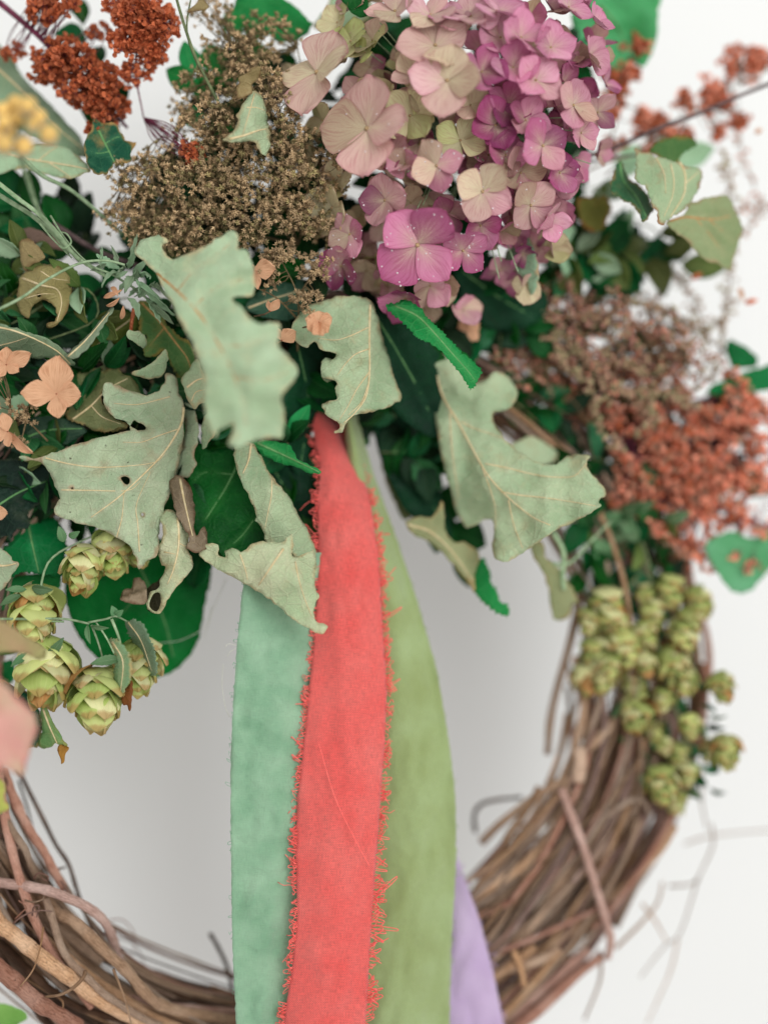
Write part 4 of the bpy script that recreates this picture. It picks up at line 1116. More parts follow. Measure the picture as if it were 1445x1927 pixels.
traced_leaf("broad_leaf", "big bright green blurred leaf at the top edge right of the hydrangea",
    R3([(240,100),(300,60),(420,-60),(780,-80),(775,60),(768,200),(745,300),(710,370),(680,405),(645,392),(600,340),(560,420),(430,400),(300,300)]), R3([(300,150,-44),(700,400,-52),(600,0,-50),(560,200,-58)]), leaf_mat((104,196,134),(72,176,100),(140,214,160),None,0.4,0.4,0.1,name="spring_green"), step=12, seed=59, ripple=2.5, veins=[R3([(420,30),(520,150),(600,330)])], vein_mat='vein_green')
# right upper cluster
traced_leaf("toothed_leaf", "rounded green leaf lobe at the top of the right leaf cluster",
    R3([(720,925),(745,890),(780,860),(860,835),(950,828),(1005,858),(1002,888),(930,930),(908,965),(900,1000),(850,1000),(780,960)]), R3([(720,920,-28),(1000,870,-30),(890,990,-26)]), MIDGREEN, step=7, jag=2, seed=60)
traced_leaf("toothed_leaf", "pale green cupped leaf with pointed lower tip, centre of the right leaf cluster",
    R3([(638,905),(665,930),(700,925),(740,945),(850,980),(900,990),(950,1018),(1022,1030),(1045,1080),(1020,1160),(960,1250),(900,1300),(830,1342),(802,1375),(775,1372),(765,1300),(745,1260),(700,1150),(640,1100),(635,1000)]),
    R3([(640,920,-18),(640,1090,-12),(780,1370,-6),(1040,1080,-26),(900,1290,-18),(850,1100,-14),(930,1010,-22)]), leaf_mat((170,190,150),(146,174,132),(194,200,160),(170,120,84),name="cupped_sage"), step=7, jag=2, seed=61, veins=[R3([(905,990),(935,1050),(940,1120),(925,1200),(850,1320)]),R3([(850,1000),(870,1100),(860,1200),(810,1320)]),R3([(760,960),(810,1060),(820,1180)]),R3([(940,1120),(985,1080),(1020,1050)])])
traced_leaf("toothed_leaf", "dark green twisted leaf at the left of the right leaf cluster",
    R3([(545,975),(565,1030),(600,1090),(650,1125),(700,1180),(752,1275),(730,1300),(690,1358),(668,1335),(640,1270),(600,1240),(550,1215),(490,1172),(484,1110),(510,1025)]), R3([(550,980,-22),(490,1150,-16),(700,1350,-10),(740,1270,-20),(600,1150,-24)]), leaf_mat((64,118,78),(36,84,52),(110,150,110),(150,120,80),name="twisted_dark"), step=7, jag=1.5, seed=62, veins=[R3([(540,990),(560,1100),(640,1200),(700,1320)])], vein_mat='vein_green')
traced_leaf("toothed_leaf", "olive green leaf folded along a tan midrib, lowest of the right leaf cluster",
    R3([(825,1350),(930,1315),(960,1250),(1000,1232),(1100,1200),(1200,1192),(1240,1270),(1290,1390),(1262,1500),(1232,1600),(1215,1648),(1150,1620),(1100,1600),(1040,1570),(950,1470),(880,1420)]), R3([(830,1350,-16),(1200,1200,-34),(1290,1390,-36),(1215,1640,-30),(1050,1330,-24),(1000,1500,-26)]), leaf_mat((158,172,126),(122,142,92),(180,178,134),(170,150,110),name="folded_olive"), step=8, seed=63, veins=[R3([(840,1350),(940,1325),(1050,1335),(1140,1335),(1210,1318)]),R3([(1000,1330),(1080,1420),(1180,1560)]),R3([(1080,1335),(1150,1400),(1230,1470)])], pucker=-1.2, vein_mat='vein_orange')
traced_leaf("olive_leaf", "blurred round olive leaf below the hydrangea's right side",
    R3([(275,1230),(330,1200),(400,1205),(450,1190),(490,1260),(470,1330),(430,1400),(370,1412),(300,1360)]), R3([(280,1250,-40),(480,1280,-44)]), leaf_mat((122,120,56),(96,100,40),(150,140,80),(150,90,50),name="blurred_olive"), step=9, seed=64)
traced_leaf("pointed_leaf", "pale sage pointed leaf hanging straight down right below the hydrangea",
    R2([(1075,915),(1095,940),(1115,990),(1132,1060),(1128,1140),(1102,1178),(1070,1112),(1030,1085),(998,1040),(1010,1000),(1040,960)]), R2([(1080,930,-18),(1100,1170,-16),(1000,1040,-24)]), leaf_mat((156,190,158),(134,170,134),(190,200,170),(200,160,120),name="pale_pointed"), step=8, seed=65)
traced_leaf("pointed_leaf", "blurred mint and green leaf below the rust seeds at the right edge",
    RH([(1090,160),(1150,90),(1250,60),(1350,100),(1460,60),(1500,200),(1400,330),(1330,400),(1250,400),(1180,320)]), [(1340,1040,-52),(1445,1040,-60),(1380,1110,-56)], leaf_mat((136,206,160),(92,180,116),(160,220,180),None,0.4,0.4,0.1,name="mint_blur"), step=12, seed=66)
traced_leaf("long_leaf", "blurred green strap leaf at the right edge above the rust seeds",
    [(1330,735),(1370,712),(1430,690),(1480,684),(1480,720),(1420,738),(1370,748)], [(1340,735,-56),(1460,700,-60)], EMERALD, step=10, seed=67)
traced_leaf("green_leaf", "small blurred green leaf at the right edge beneath the tan spike",
    [(1370,640),(1400,650),(1425,672),(1420,690),(1380,690),(1366,665)], [(1380,650,-60)], EMERALD, step=10, seed=68)
traced_leaf("pointed_leaf", "blurred olive leaf with a curling stalk above the uppermost right hop cones",
    RH([(110,150),(180,120),(200,200),(260,260),(320,330),(380,450),(350,470),(330,540),(260,560),(230,500),(200,330)]), RH([(120,160,-34),(370,450,-44)]), OLIVE_PALE, step=9, seed=69)
traced_leaf("green_leaf", "pink and green blurred leaf end low on the left edge",
    RL([(-60,260),(0,270),(30,330),(25,390),(50,430),(30,465),(-60,470)]), RL([(-60,350,30),(50,430,26)]), leaf_mat((212,212,110),(170,196,90),(220,220,140),None,0.5,0.3,0.1,name="lime_blur"), step=8, seed=70)
traced_leaf("green_leaf", "blurred lime leaf in the bottom left corner over the vines",
    RL([(-60,1580),(0,1598),(80,1612),(150,1650),(155,1690),(110,1718),(60,1740),(-60,1760)]), RL([(-60,1650,26),(150,1670,22)]), leaf_mat((150,196,104),(120,176,80),(180,210,130),None,0.5,0.3,0.1,name="corner_lime"), step=9, seed=71)

GAP_SHADE = leaf_mat((16, 66, 38), (6, 38, 24), (40, 90, 60), None, 0.45, 0.08, 0.25, name="gap_shade_green")  # dark green of leaves added to blacken the gaps as shade
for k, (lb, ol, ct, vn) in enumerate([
    ("added dark leaf standing for shade in the gap above the coral ribbon's top left", [(548,650),(590,640),(615,680),(610,740),(588,800),(578,900),(550,880),(530,800),(530,710)], [(550,660,-16),(610,740,-26),(560,880,-24)], [(560,650),(580,760),(565,880)]),
    ("added dark leaf for shade left of the coral ribbon, below the small bright green leaf", [(470,820),(530,840),(585,900),(600,990),(585,1080),(545,1060),(500,980),(470,900)], [(480,830,-22),(600,980,-30),(540,1060,-30)], [(480,830),(540,930),(570,1060)]),
    ("added dark leaf as shade behind the ragged sage leaf and the bright pointed leaf", [(700,590),(760,600),(830,660),(850,740),(830,820),(770,800),(720,740),(700,660)], [(710,600,-20),(840,740,-28),(770,800,-26)], [(710,600),(770,700),(820,800)]),
    ("added dark leaf as shade between the leaf green ribbon and the lobed sage leaf", [(700,760),(760,770),(800,840),(830,930),(850,1010),(800,1000),(750,940),(715,860)], [(710,770,-42),(840,1000,-44)], [(710,770),(780,880),(840,1000)]),
    ("added dark leaf as shade under the lowest pink petals, left of the bright pointed leaf", [(640,560),(700,570),(760,590),(780,640),(740,700),(690,690),(650,640)], [(650,570,-22),(760,690,-26)], [(650,570),(710,630),(750,690)]),
    ("added dark leaf as shade over the gap right of the lowest pink flowers", [(860,500),(930,480),(1000,520),(1030,580),(980,620),(910,610),(865,560)], [(870,510,-34),(1010,600,-40)], [(870,510),(940,560),(1010,600)]),
]):
    traced_leaf("dark_leaf", lb, ol, ct, GAP_SHADE, veins=[vn], step=10, ripple=1.6, seed=120 + k, vein_mat='vein_green', pucker=-0.8)

# ------------------------------------------------------------------ filler sprigs in the depth of the wreath, mostly dark to deepen its shade
def sprig(label, base, tip, n, L, W, mat, seed, group=None, cat="foliage sprig", spread=0.9, serr=0.0, stem='stem_olive', dj=8, r=1.6):
    rnd = random.Random(seed)
    b, t = P(*base), P(*tip)
    root = empty("leafy_sprig", b, label, cat, group)
    mid = (b + t) / 2 + Vector((rnd.uniform(-1, 1), rnd.uniform(-.5, .5), rnd.uniform(-1, 1))) * 0.006
    c = [Vector(q) for q in catmull([tuple(b), tuple(mid), tuple(t)], 8)]
    MB().tube(c, [r * S * (1 - 0.5 * i / len(c)) for i in range(len(c))], 6).build("stem", M[stem], root)
    ax = (t - b).normalized()
    for k in range(n):
        f = (k + 0.6) / n
        p = c[min(len(c) - 1, int(f * (len(c) - 1)))]
        sd = 1 if k % 2 else -1
        side = ax.cross(Vector((0, -1, 0))).normalized()
        d = (ax * rnd.uniform(0.35, 0.9) + side * sd * rnd.uniform(0.5, 1.0) * spread + Vector((0, rnd.uniform(-.5, .3), 0))).normalized()
        if k == n - 1: d = ax
        ll = L * S * rnd.uniform(0.7, 1.15)
        pleaf("leaf", p, p + d * ll, W * S * rnd.uniform(0.8, 1.15), root, M[mat], rnd.uniform(-0.1, 0.25), rnd.uniform(-0.7, 0.7), rnd.uniform(0.1, 0.5), serr, rnd.uniform(0.75, 1.05), rnd.uniform(-0.25, 0.1), rim=rnd.uniform(0, 0.02))
    return root
G = "dark sprigs filling the wreath"
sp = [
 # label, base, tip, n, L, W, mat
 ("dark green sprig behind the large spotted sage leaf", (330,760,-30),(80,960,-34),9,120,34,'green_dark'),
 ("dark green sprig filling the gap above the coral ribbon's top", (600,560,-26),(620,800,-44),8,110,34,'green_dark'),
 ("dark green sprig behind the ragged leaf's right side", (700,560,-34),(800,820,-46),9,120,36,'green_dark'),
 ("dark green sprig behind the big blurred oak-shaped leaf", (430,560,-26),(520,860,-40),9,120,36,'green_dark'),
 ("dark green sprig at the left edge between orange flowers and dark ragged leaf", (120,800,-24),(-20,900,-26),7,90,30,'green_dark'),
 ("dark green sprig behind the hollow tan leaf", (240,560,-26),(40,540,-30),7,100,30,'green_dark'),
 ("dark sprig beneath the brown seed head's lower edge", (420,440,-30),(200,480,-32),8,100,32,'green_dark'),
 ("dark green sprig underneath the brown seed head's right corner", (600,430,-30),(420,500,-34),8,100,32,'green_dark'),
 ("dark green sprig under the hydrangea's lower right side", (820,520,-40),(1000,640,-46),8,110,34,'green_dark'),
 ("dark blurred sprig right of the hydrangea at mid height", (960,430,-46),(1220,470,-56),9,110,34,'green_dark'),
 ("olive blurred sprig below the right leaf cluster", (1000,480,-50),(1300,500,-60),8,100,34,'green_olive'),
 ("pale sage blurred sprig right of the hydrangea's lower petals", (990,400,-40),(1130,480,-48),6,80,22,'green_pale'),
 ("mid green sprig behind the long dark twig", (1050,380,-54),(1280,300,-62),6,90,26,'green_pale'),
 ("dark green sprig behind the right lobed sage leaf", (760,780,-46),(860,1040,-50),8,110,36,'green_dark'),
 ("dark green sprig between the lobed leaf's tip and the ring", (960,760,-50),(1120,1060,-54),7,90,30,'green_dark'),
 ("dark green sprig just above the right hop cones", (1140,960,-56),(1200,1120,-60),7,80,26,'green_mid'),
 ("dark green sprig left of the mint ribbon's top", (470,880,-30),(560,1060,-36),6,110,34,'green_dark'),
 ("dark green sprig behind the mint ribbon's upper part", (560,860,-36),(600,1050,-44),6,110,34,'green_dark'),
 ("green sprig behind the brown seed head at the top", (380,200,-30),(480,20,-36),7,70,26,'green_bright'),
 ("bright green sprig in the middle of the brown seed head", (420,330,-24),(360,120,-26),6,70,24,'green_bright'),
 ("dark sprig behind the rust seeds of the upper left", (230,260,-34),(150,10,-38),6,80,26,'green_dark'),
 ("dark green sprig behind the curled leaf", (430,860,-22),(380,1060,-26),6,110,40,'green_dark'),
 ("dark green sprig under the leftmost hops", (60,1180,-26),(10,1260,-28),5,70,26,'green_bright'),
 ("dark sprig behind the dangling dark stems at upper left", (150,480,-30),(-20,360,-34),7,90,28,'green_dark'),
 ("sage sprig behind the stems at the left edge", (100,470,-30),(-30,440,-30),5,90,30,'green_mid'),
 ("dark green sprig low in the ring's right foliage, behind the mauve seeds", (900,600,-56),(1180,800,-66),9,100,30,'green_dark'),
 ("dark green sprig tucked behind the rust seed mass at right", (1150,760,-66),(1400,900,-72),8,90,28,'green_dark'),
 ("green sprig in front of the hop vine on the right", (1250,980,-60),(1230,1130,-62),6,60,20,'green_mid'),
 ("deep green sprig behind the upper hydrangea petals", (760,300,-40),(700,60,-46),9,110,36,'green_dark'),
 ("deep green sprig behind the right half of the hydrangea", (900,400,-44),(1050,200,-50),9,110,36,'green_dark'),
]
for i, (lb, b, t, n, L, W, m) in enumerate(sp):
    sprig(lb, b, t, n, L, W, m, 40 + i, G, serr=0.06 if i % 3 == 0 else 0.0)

rnd = random.Random(31)
deep = {  # added filler branches; dark leaf colours carry the interior shade
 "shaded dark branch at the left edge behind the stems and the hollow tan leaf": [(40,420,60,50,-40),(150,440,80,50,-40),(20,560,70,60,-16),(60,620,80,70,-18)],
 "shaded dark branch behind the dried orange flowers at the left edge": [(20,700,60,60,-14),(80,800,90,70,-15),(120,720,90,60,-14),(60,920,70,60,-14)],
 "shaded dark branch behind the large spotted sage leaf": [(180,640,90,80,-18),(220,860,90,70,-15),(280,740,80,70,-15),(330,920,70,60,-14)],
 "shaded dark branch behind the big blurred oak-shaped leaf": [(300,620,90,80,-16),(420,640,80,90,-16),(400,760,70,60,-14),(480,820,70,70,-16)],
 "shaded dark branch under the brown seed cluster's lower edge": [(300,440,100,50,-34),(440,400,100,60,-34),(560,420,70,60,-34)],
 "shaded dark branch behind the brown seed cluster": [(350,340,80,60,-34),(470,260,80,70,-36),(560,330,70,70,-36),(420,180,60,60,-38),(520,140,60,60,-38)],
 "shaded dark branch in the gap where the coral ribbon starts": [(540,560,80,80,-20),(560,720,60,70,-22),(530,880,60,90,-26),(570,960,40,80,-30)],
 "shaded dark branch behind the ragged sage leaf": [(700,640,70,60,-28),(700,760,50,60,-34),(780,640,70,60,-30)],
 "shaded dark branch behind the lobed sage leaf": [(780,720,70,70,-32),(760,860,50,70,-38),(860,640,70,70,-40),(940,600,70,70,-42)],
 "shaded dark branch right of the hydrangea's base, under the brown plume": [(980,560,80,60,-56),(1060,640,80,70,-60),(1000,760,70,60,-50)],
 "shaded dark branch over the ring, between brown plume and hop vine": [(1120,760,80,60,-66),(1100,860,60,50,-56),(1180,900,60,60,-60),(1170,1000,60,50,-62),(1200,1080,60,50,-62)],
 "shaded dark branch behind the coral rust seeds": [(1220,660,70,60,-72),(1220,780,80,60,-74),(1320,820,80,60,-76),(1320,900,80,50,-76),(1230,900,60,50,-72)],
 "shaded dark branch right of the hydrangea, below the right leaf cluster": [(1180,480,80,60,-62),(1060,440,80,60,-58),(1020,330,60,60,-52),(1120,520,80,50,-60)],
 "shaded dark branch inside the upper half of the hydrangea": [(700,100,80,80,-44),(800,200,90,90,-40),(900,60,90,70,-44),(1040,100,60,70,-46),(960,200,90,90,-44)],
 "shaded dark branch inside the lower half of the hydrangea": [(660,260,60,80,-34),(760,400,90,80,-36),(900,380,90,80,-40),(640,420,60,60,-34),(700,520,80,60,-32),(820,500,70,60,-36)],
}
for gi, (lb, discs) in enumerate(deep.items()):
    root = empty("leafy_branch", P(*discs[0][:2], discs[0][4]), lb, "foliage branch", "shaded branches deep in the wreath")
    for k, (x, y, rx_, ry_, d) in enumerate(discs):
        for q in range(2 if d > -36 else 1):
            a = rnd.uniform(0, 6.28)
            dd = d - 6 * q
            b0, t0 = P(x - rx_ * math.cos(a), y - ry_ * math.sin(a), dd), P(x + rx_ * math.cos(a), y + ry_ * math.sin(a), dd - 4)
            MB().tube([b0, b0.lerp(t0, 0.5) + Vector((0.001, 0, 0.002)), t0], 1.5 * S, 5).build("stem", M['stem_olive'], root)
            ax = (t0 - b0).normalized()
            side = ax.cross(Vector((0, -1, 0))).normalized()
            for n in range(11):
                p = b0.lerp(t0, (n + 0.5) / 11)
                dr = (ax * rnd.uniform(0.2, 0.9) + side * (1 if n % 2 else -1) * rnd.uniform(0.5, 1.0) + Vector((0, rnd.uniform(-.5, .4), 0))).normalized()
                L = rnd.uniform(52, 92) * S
                mt = rnd.choice(['green_dark', 'green_dark', 'green_shade', 'green_shade', 'green_mid'])
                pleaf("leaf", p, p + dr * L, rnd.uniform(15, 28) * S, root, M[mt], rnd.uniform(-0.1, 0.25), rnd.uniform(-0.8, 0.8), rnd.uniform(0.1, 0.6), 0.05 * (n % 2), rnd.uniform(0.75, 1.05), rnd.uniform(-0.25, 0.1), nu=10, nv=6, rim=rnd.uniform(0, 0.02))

mixed = {
 "grey green branch of small leaves between the hollow tan leaf and the left orange flowers": ([(40,480),(90,560),(20,610),(150,540),(180,600),(60,650)], -8, ['green_pale','green_olive','green_mid']),
 "branch with sage and olive leaves left of the large spotted sage leaf": ([(20,780),(60,820),(150,700),(200,690),(30,880),(110,840)], -10, ['green_pale','green_olive','green_mid','green_dark']),
 "branch with mid green leaves below the blurred oak-shaped leaf's tip": ([(420,840),(480,860),(540,830),(380,840)], -14, ['green_mid','green_dark','green_bright']),
 "blurred branch of mixed green leaves right of the hydrangea": ([(1000,440),(1080,430),(1160,470),(1120,400),(1240,440),(1180,520),(1060,520)], -50, ['green_mid','green_olive','green_pale','green_dark']),
 "blurred branch of mixed green leaves on the ring above the right hops": ([(1120,1000),(1160,960),(1200,1020),(1240,980),(1100,1080),(1150,1060)], -52, ['green_mid','green_olive','hop_leaf','green_dark']),
}
rnd = random.Random(91)
for lb, (pts, d, mt) in mixed.items():
    root = empty("mixed_branch", P(pts[0][0], pts[0][1], d), lb, "foliage branch")
    px_tube(m := MB(), [(p[0], p[1], d - 5) for p in pts], 1.8, 5, 5); m.build("stem", M['stem_olive'], root)
    for (x, y) in pts:
        for q in range(3):
            a = rnd.uniform(0, 6.28); L = rnd.uniform(46, 84)
            pleaf("leaf", P(x, y, d - 4), P(x + L * math.cos(a), y + L * math.sin(a), d + rnd.uniform(-4, 5)), rnd.uniform(13, 22) * S, root, M[rnd.choice(mt)], rnd.uniform(-.1, .3), rnd.uniform(-.8, .8), rnd.uniform(.2, .6), 0.06 * (q % 2), rnd.uniform(.75, 1.0), rnd.uniform(-.2, .2), rim=0.015)

# ------------------------------------------------------------------ small proto meshes
def mesh_raw(name, v, f, uv=None, mat=None, smooth=True):
    me = bpy.data.meshes.new(name)
    me.from_pydata([tuple(x) for x in v], [], f)
    if uv is not None:
        ul = me.uv_layers.new(name="UVMap")
        li = [me.loops[i].vertex_index for i in range(len(me.loops))]
        ul.data.foreach_set("uv", [c for i in li for c in uv[i]])
    if mat: me.materials.append(mat)
    if smooth: me.polygons.foreach_set("use_smooth", [True] * len(me.polygons))
    return me

def star_flower(seed):
    """tiny dried five-pointed floret, unit radius"""
    r = random.Random(seed)
    v, f = [(0, 0, -0.5)], []
    for k in range(5):
        a = 2 * math.pi * k / 5 + r.uniform(-.15, .15)
        up = r.uniform(0.0, 0.7)
        q = r.uniform(0.68, 0.9)
        b = len(v)
        for da, rr, z in ((-0.5, 0.5, -0.1), (0.5, 0.5, -0.1), (0, q, up)):
            v.append((math.cos(a + da) * rr, math.sin(a + da) * rr, z))
        v.append((math.cos(a) * 0.35, math.sin(a) * 0.35, 0.12))
        f += [(0, b, b + 3), (0, b + 3, b + 1), (b, b + 2, b + 3), (b + 3, b + 2, b + 1), (b + 1, b + 2, b)]
    # capsule in the centre
    b = len(v)
    for k in range(5):
        a = 2 * math.pi * k / 5
        v.append((math.cos(a) * 0.34, math.sin(a) * 0.34, 0.1))
    v.append((0, 0, 0.55))
    for k in range(5): f.append((b + k, b + (k + 1) % 5, b + 5))
    return v, f

def valve(seed):
    """winged dock fruit: three papery wings round a nut"""
    r = random.Random(seed)
    v, f = [], []
    for k in range(3):
        a = 2 * math.pi * k / 3
        ca, sa = math.cos(a), math.sin(a)
        b = len(v)
        pr = [(0, -0.7), (0.55, -0.75), (0.95, -0.2), (0.85, 0.45), (0.35, 0.9), (0, 0.8)]
        for x, z in pr:
            w = r.uniform(-0.18, 0.18)
            v.append((ca * x - sa * w, sa * x + ca * w, z))
        f += [(b, b + 1, b + 2), (b, b + 2, b + 3), (b, b + 3, b + 4), (b, b + 4, b + 5)]
    b = len(v)
    for k in range(4):
        a = 2 * math.pi * k / 4
        v.append((math.cos(a) * 0.34, math.sin(a) * 0.34, 0))
    v += [(0, 0, 0.5), (0, 0, -0.6)]
    for k in range(4):
        f += [(b + k, b + (k + 1) % 4, b + 4), (b + (k + 1) % 4, b + k, b + 5)]
    return v, f

def bud(seed):
    r = random.Random(seed)
    v, f = [(0, 0, -1)], []
    for z, q in ((-0.5, 0.5), (0.1, 0.62), (0.7, 0.4)):
        for k in range(5):
            a = 2 * math.pi * k / 5 + z
            v.append((math.cos(a) * q * r.uniform(.85, 1.15), math.sin(a) * q * r.uniform(.85, 1.15), z))
    v.append((0, 0, 1.1))
    for k in range(5):
        f.append((0, 1 + (k + 1) % 5, 1 + k))
        for l in range(2):
            a, b = 1 + l * 5, 1 + (l + 1) * 5
            f.append((a + k, a + (k + 1) % 5, b + (k + 1) % 5, b + k))
        f.append((11 + k, 11 + (k + 1) % 5, 16))
    return v, f

_protos = {}
def proto(kind, mat, seed):
    key = (kind, mat, seed)
    if key not in _protos:
        v, f = {'star': star_flower, 'valve': valve, 'bud': bud}[kind](seed)
        _protos[key] = mesh_raw({'star': "dried_floret", 'valve': "winged_seed", 'bud': "bud"}[kind], v, f, None, M[mat], kind == 'bud')
    return _protos[key]

def rot_to(n, spin):
    n = n.normalized()
    q = n.to_track_quat('Z', 'Y').to_matrix()
    return q @ Matrix.Rotation(spin, 3, 'Z')

def spray(root, stems, blobs, kind, mats, size, stem_mat, seed, nmax=280, per=5, ped=9, stem_r=2.2, twig_r=0.9, front=True, mult=1.0):
    """stems: polylines (px,py,d). blobs: (cx,cy,d,rx,ry,rd,count of clusters). Fills them with seeds on twigs."""
    rnd = random.Random(seed)
    sm = MB()
    nodes = []
    for st in stems:
        c = [Vector(q) for q in catmull([tuple(P(*p)) for p in st], 7)]
        sm.tube(c, [stem_r * S * (1 - 0.55 * i / len(c)) for i in range(len(c))], 6)
        nodes += c
    seeds = []
    for (cx, cy, d, rx, ry, rd, cnt) in blobs:
        for _ in range(int(cnt * mult)):
            while True:
                x, y, z = (rnd.uniform(-1, 1) for _ in range(3))
                if x * x + y * y + z * z <= 1: break
            p = P(cx + x * rx, cy + y * ry, d + z * rd)
            near = min(nodes, key=lambda q: (q - p).length)
            outw = (p - near)
            if outw.length < 1e-5: outw = Vector((0, -1, 0))
            mid = near.lerp(p, 0.5) + Vector((rnd.uniform(-1, 1), rnd.uniform(-1, 1), rnd.uniform(-1, 1))) * outw.length * 0.12
            tc = [Vector(q) for q in catmull([tuple(near), tuple(mid), tuple(p)], 3)]
            sm.tube(tc, [twig_r * S * (1.2 - 0.6 * i / len(tc)) for i in range(len(tc))], 4, False)
            od = outw.normalized()
            for k in range(per):
                dv = (od * 0.5 + Vector((rnd.gauss(0, 1), rnd.gauss(0, 1) - 0.25, rnd.gauss(0, 1))).normalized()).normalized()
                q = p + dv * ped * S * rnd.uniform(0.35, 1.25)
                sm.tube([p, q], twig_r * 0.5 * S, 3, False)
                seeds.append((q, dv, rnd.uniform(*size) * S, rnd.uniform(0, 6.28)))
    sm.build("stem", M[stem_mat], root)
    o0 = wloc(root)
    seeds.sort(key=lambda s: s[0].y)
    nm = {'star': "dried_floret", 'valve': "winged_seed", 'bud': "bud"}[kind]
    for i, (q, dv, s, sp_) in enumerate(seeds[:nmax]):
        o = bpy.data.objects.new(nm, proto(kind, rnd.choice(mats), i % 3))
        COL.objects.link(o)
        o.parent = root
        R = rot_to(dv, sp_).to_4x4()
        o.matrix_local = Matrix.Translation(q - o0) @ R @ Matrix.Scale(s, 4)
    rest = seeds[nmax:]
    for mi, mname in enumerate(mats):
        sub = rest[mi::len(mats)]
        if not sub: continue
        V, F = [], []
        pr = [{'star': star_flower, 'valve': valve, 'bud': bud}[kind](j) for j in range(3)]
        pr = [(np.array(v), f) for v, f in pr]
        base = 0
        for i, (q, dv, s, sp_) in enumerate(sub):
            v, f = pr[i % 3]
            R = np.array(rot_to(dv, sp_)) * s
            V.append(v @ R.T + np.array(q - o0))
            F += [tuple(base + a for a in ff) for ff in f]
            base += len(v)
        me = bpy.data.meshes.new(nm + "_mass")
        me.from_pydata(np.concatenate(V).tolist(), [], F)
        ob = link_mesh(nm + "s", me, M[mname], root, kind == 'bud')
        ob["kind"] = "stuff"

def spikelets(seed, centres, n, ang, length, d, w):
    """tapering seed spikes: rows of small blobs running down to the right"""
    rr = random.Random(seed)
    out = []
    for i in range(n):
        cx, cy = centres[i % len(centres)]
        cx += rr.uniform(-45, 45); cy += rr.uniform(-35, 35)
        a = math.radians(rr.uniform(*ang)); L = rr.uniform(*length)
        dd = d + rr.uniform(-8, 8)
        m = int(L / 13)
        for k in range(m):
            t = k / max(1, m - 1)
            bend = 14 * t * t
            q = w * (1.5 - 1.1 * t) * 1.6
            out.append((cx + math.cos(a) * L * (t - 0.5), cy + math.sin(a) * L * (t - 0.5) + bend, dd, q, q, 1.5, 2 if t < 0.6 else 1))
    return out

def spray_thing(name, label, cat, at, *a, **k):
    r = empty(name, P(*at), label, cat)
    spray(r, *a, **k)
    return r

# brown dried seed head
spray_thing("seed_cluster", "large dense head of tiny brown dried flowers, left of the pink hydrangea", "dried flower head", (520, 430, -20),
    [[(560,460,-24),(470,380,-18),(380,300,-16),(300,260,-14)],[(560,460,-24),(520,330,-14),(480,200,-12),(440,90,-14)],[(560,460,-24),(600,340,-12),(610,240,-12)],[(560,460,-24),(430,430,-16),(320,400,-14),(230,350,-14)],[(520,330,-14),(570,180,-16),(560,90,-18)],[(470,380,-18),(420,250,-12),(390,140,-14)]],
    [(330,330,-10,105,60,10,70),(450,330,-8,120,80,12,120),(560,300,-6,75,90,12,80),(300,410,-12,80,45,9,42),(420,420,-10,120,45,10,80),(560,400,-8,60,45,10,46),(400,230,-12,80,70,10,54),(500,190,-10,80,80,12,66),(440,110,-16,70,50,9,34),(520,80,-18,50,45,8,20),(250,330,-12,40,40,8,20),(370,150,-14,30,50,8,14),(250,400,-14,60,40,8,34),(350,450,-14,110,30,8,40),(600,420,-10,50,40,8,26),(620,330,-10,30,50,8,20),(460,60,-20,60,50,8,24),(400,20,-22,40,30,8,12),(450,250,-20,150,120,6,50)],
    'star', ['seed_brown', 'seed_olive', 'seed_brown'], (6.4, 9.0), 'stem_brown', 11, per=5, ped=18, nmax=290, mult=1.0)
spray_thing("seed_sprig", "sparse sprig of brown dried florets just left of the lowest pink flowers", "dried flower sprig", (520, 620, -12),
    [[(560,660,-18),(560,560,-8),(530,490,-4)],[(560,560,-8),(590,510,-4),(600,480,-4)],[(560,600,-10),(520,560,-4),(480,540,-4)]],
    [(530,480,-4,45,24,5,18),(590,500,-3,34,28,5,14),(570,560,-3,36,24,5,10),(500,520,-5,36,26,5,10)],
    'star', ['seed_brown'], (6, 8.6), 'stem_brown', 12, per=4, ped=10, nmax=280, mult=1.5)
spray_thing("seed_sprig", "small cluster of dark brown florets beside the orange four-petalled flower", "dried flower sprig", (60, 770, 0),
    [[(90,830,-6),(50,790,-2),(20,770,-2)],[(50,790,-2),(40,830,0)]],
    [(45,780,0,28,22,5,12),(15,770,0,20,20,5,6),(30,825,0,22,14,4,6),(0,700,0,20,20,5,5)],
    'star', ['seed_brown'], (5, 7), 'stem_brown', 13, per=4, ped=8, nmax=200)
# rust dock, upper left
spray_thing("dock_spike", "dense rust red seed spike in the top left corner on a burgundy stem", "seed spike", (190, 180, -22),
    [[(-30,-20,-22),(60,55,-22),(110,105,-22),(190,185,-24),(240,240,-26)]],
    [(95,10,-16,48,30,8,34),(120,110,-18,60,40,9,60),(170,160,-18,62,42,9,60),(95,130,-20,38,24,7,22),(185,60,-22,25,20,6,6),(25,95,-26,22,10,5,6),(205,195,-16,40,26,8,28),(190,235,-16,24,16,6,8)],
    'valve', ['rust'], (5.0, 7.4), 'stem_purple', 14, per=5, ped=12, stem_r=6.5, nmax=280, mult=1.5)
spray_thing("dock_spike", "rust red seed spike at the top edge, right of the burgundy stem's spike", "seed spike", (300, 100, -16),
    [[(270,-30,-16),(265,50,-14),(255,130,-16),(270,220,-22)],[(265,50,-14),(320,60,-14)]],
    [(250,15,-12,58,34,9,60),(250,80,-12,44,36,8,44),(300,45,-12,34,44,8,36),(290,100,-14,26,20,6,12),(255,135,-18,28,24,6,12),(365,285,-6,22,18,6,12)],
    'valve', ['rust'], (5.0, 7.4), 'stem_purple', 15, per=5, ped=12, stem_r=3, nmax=280, mult=1.5)
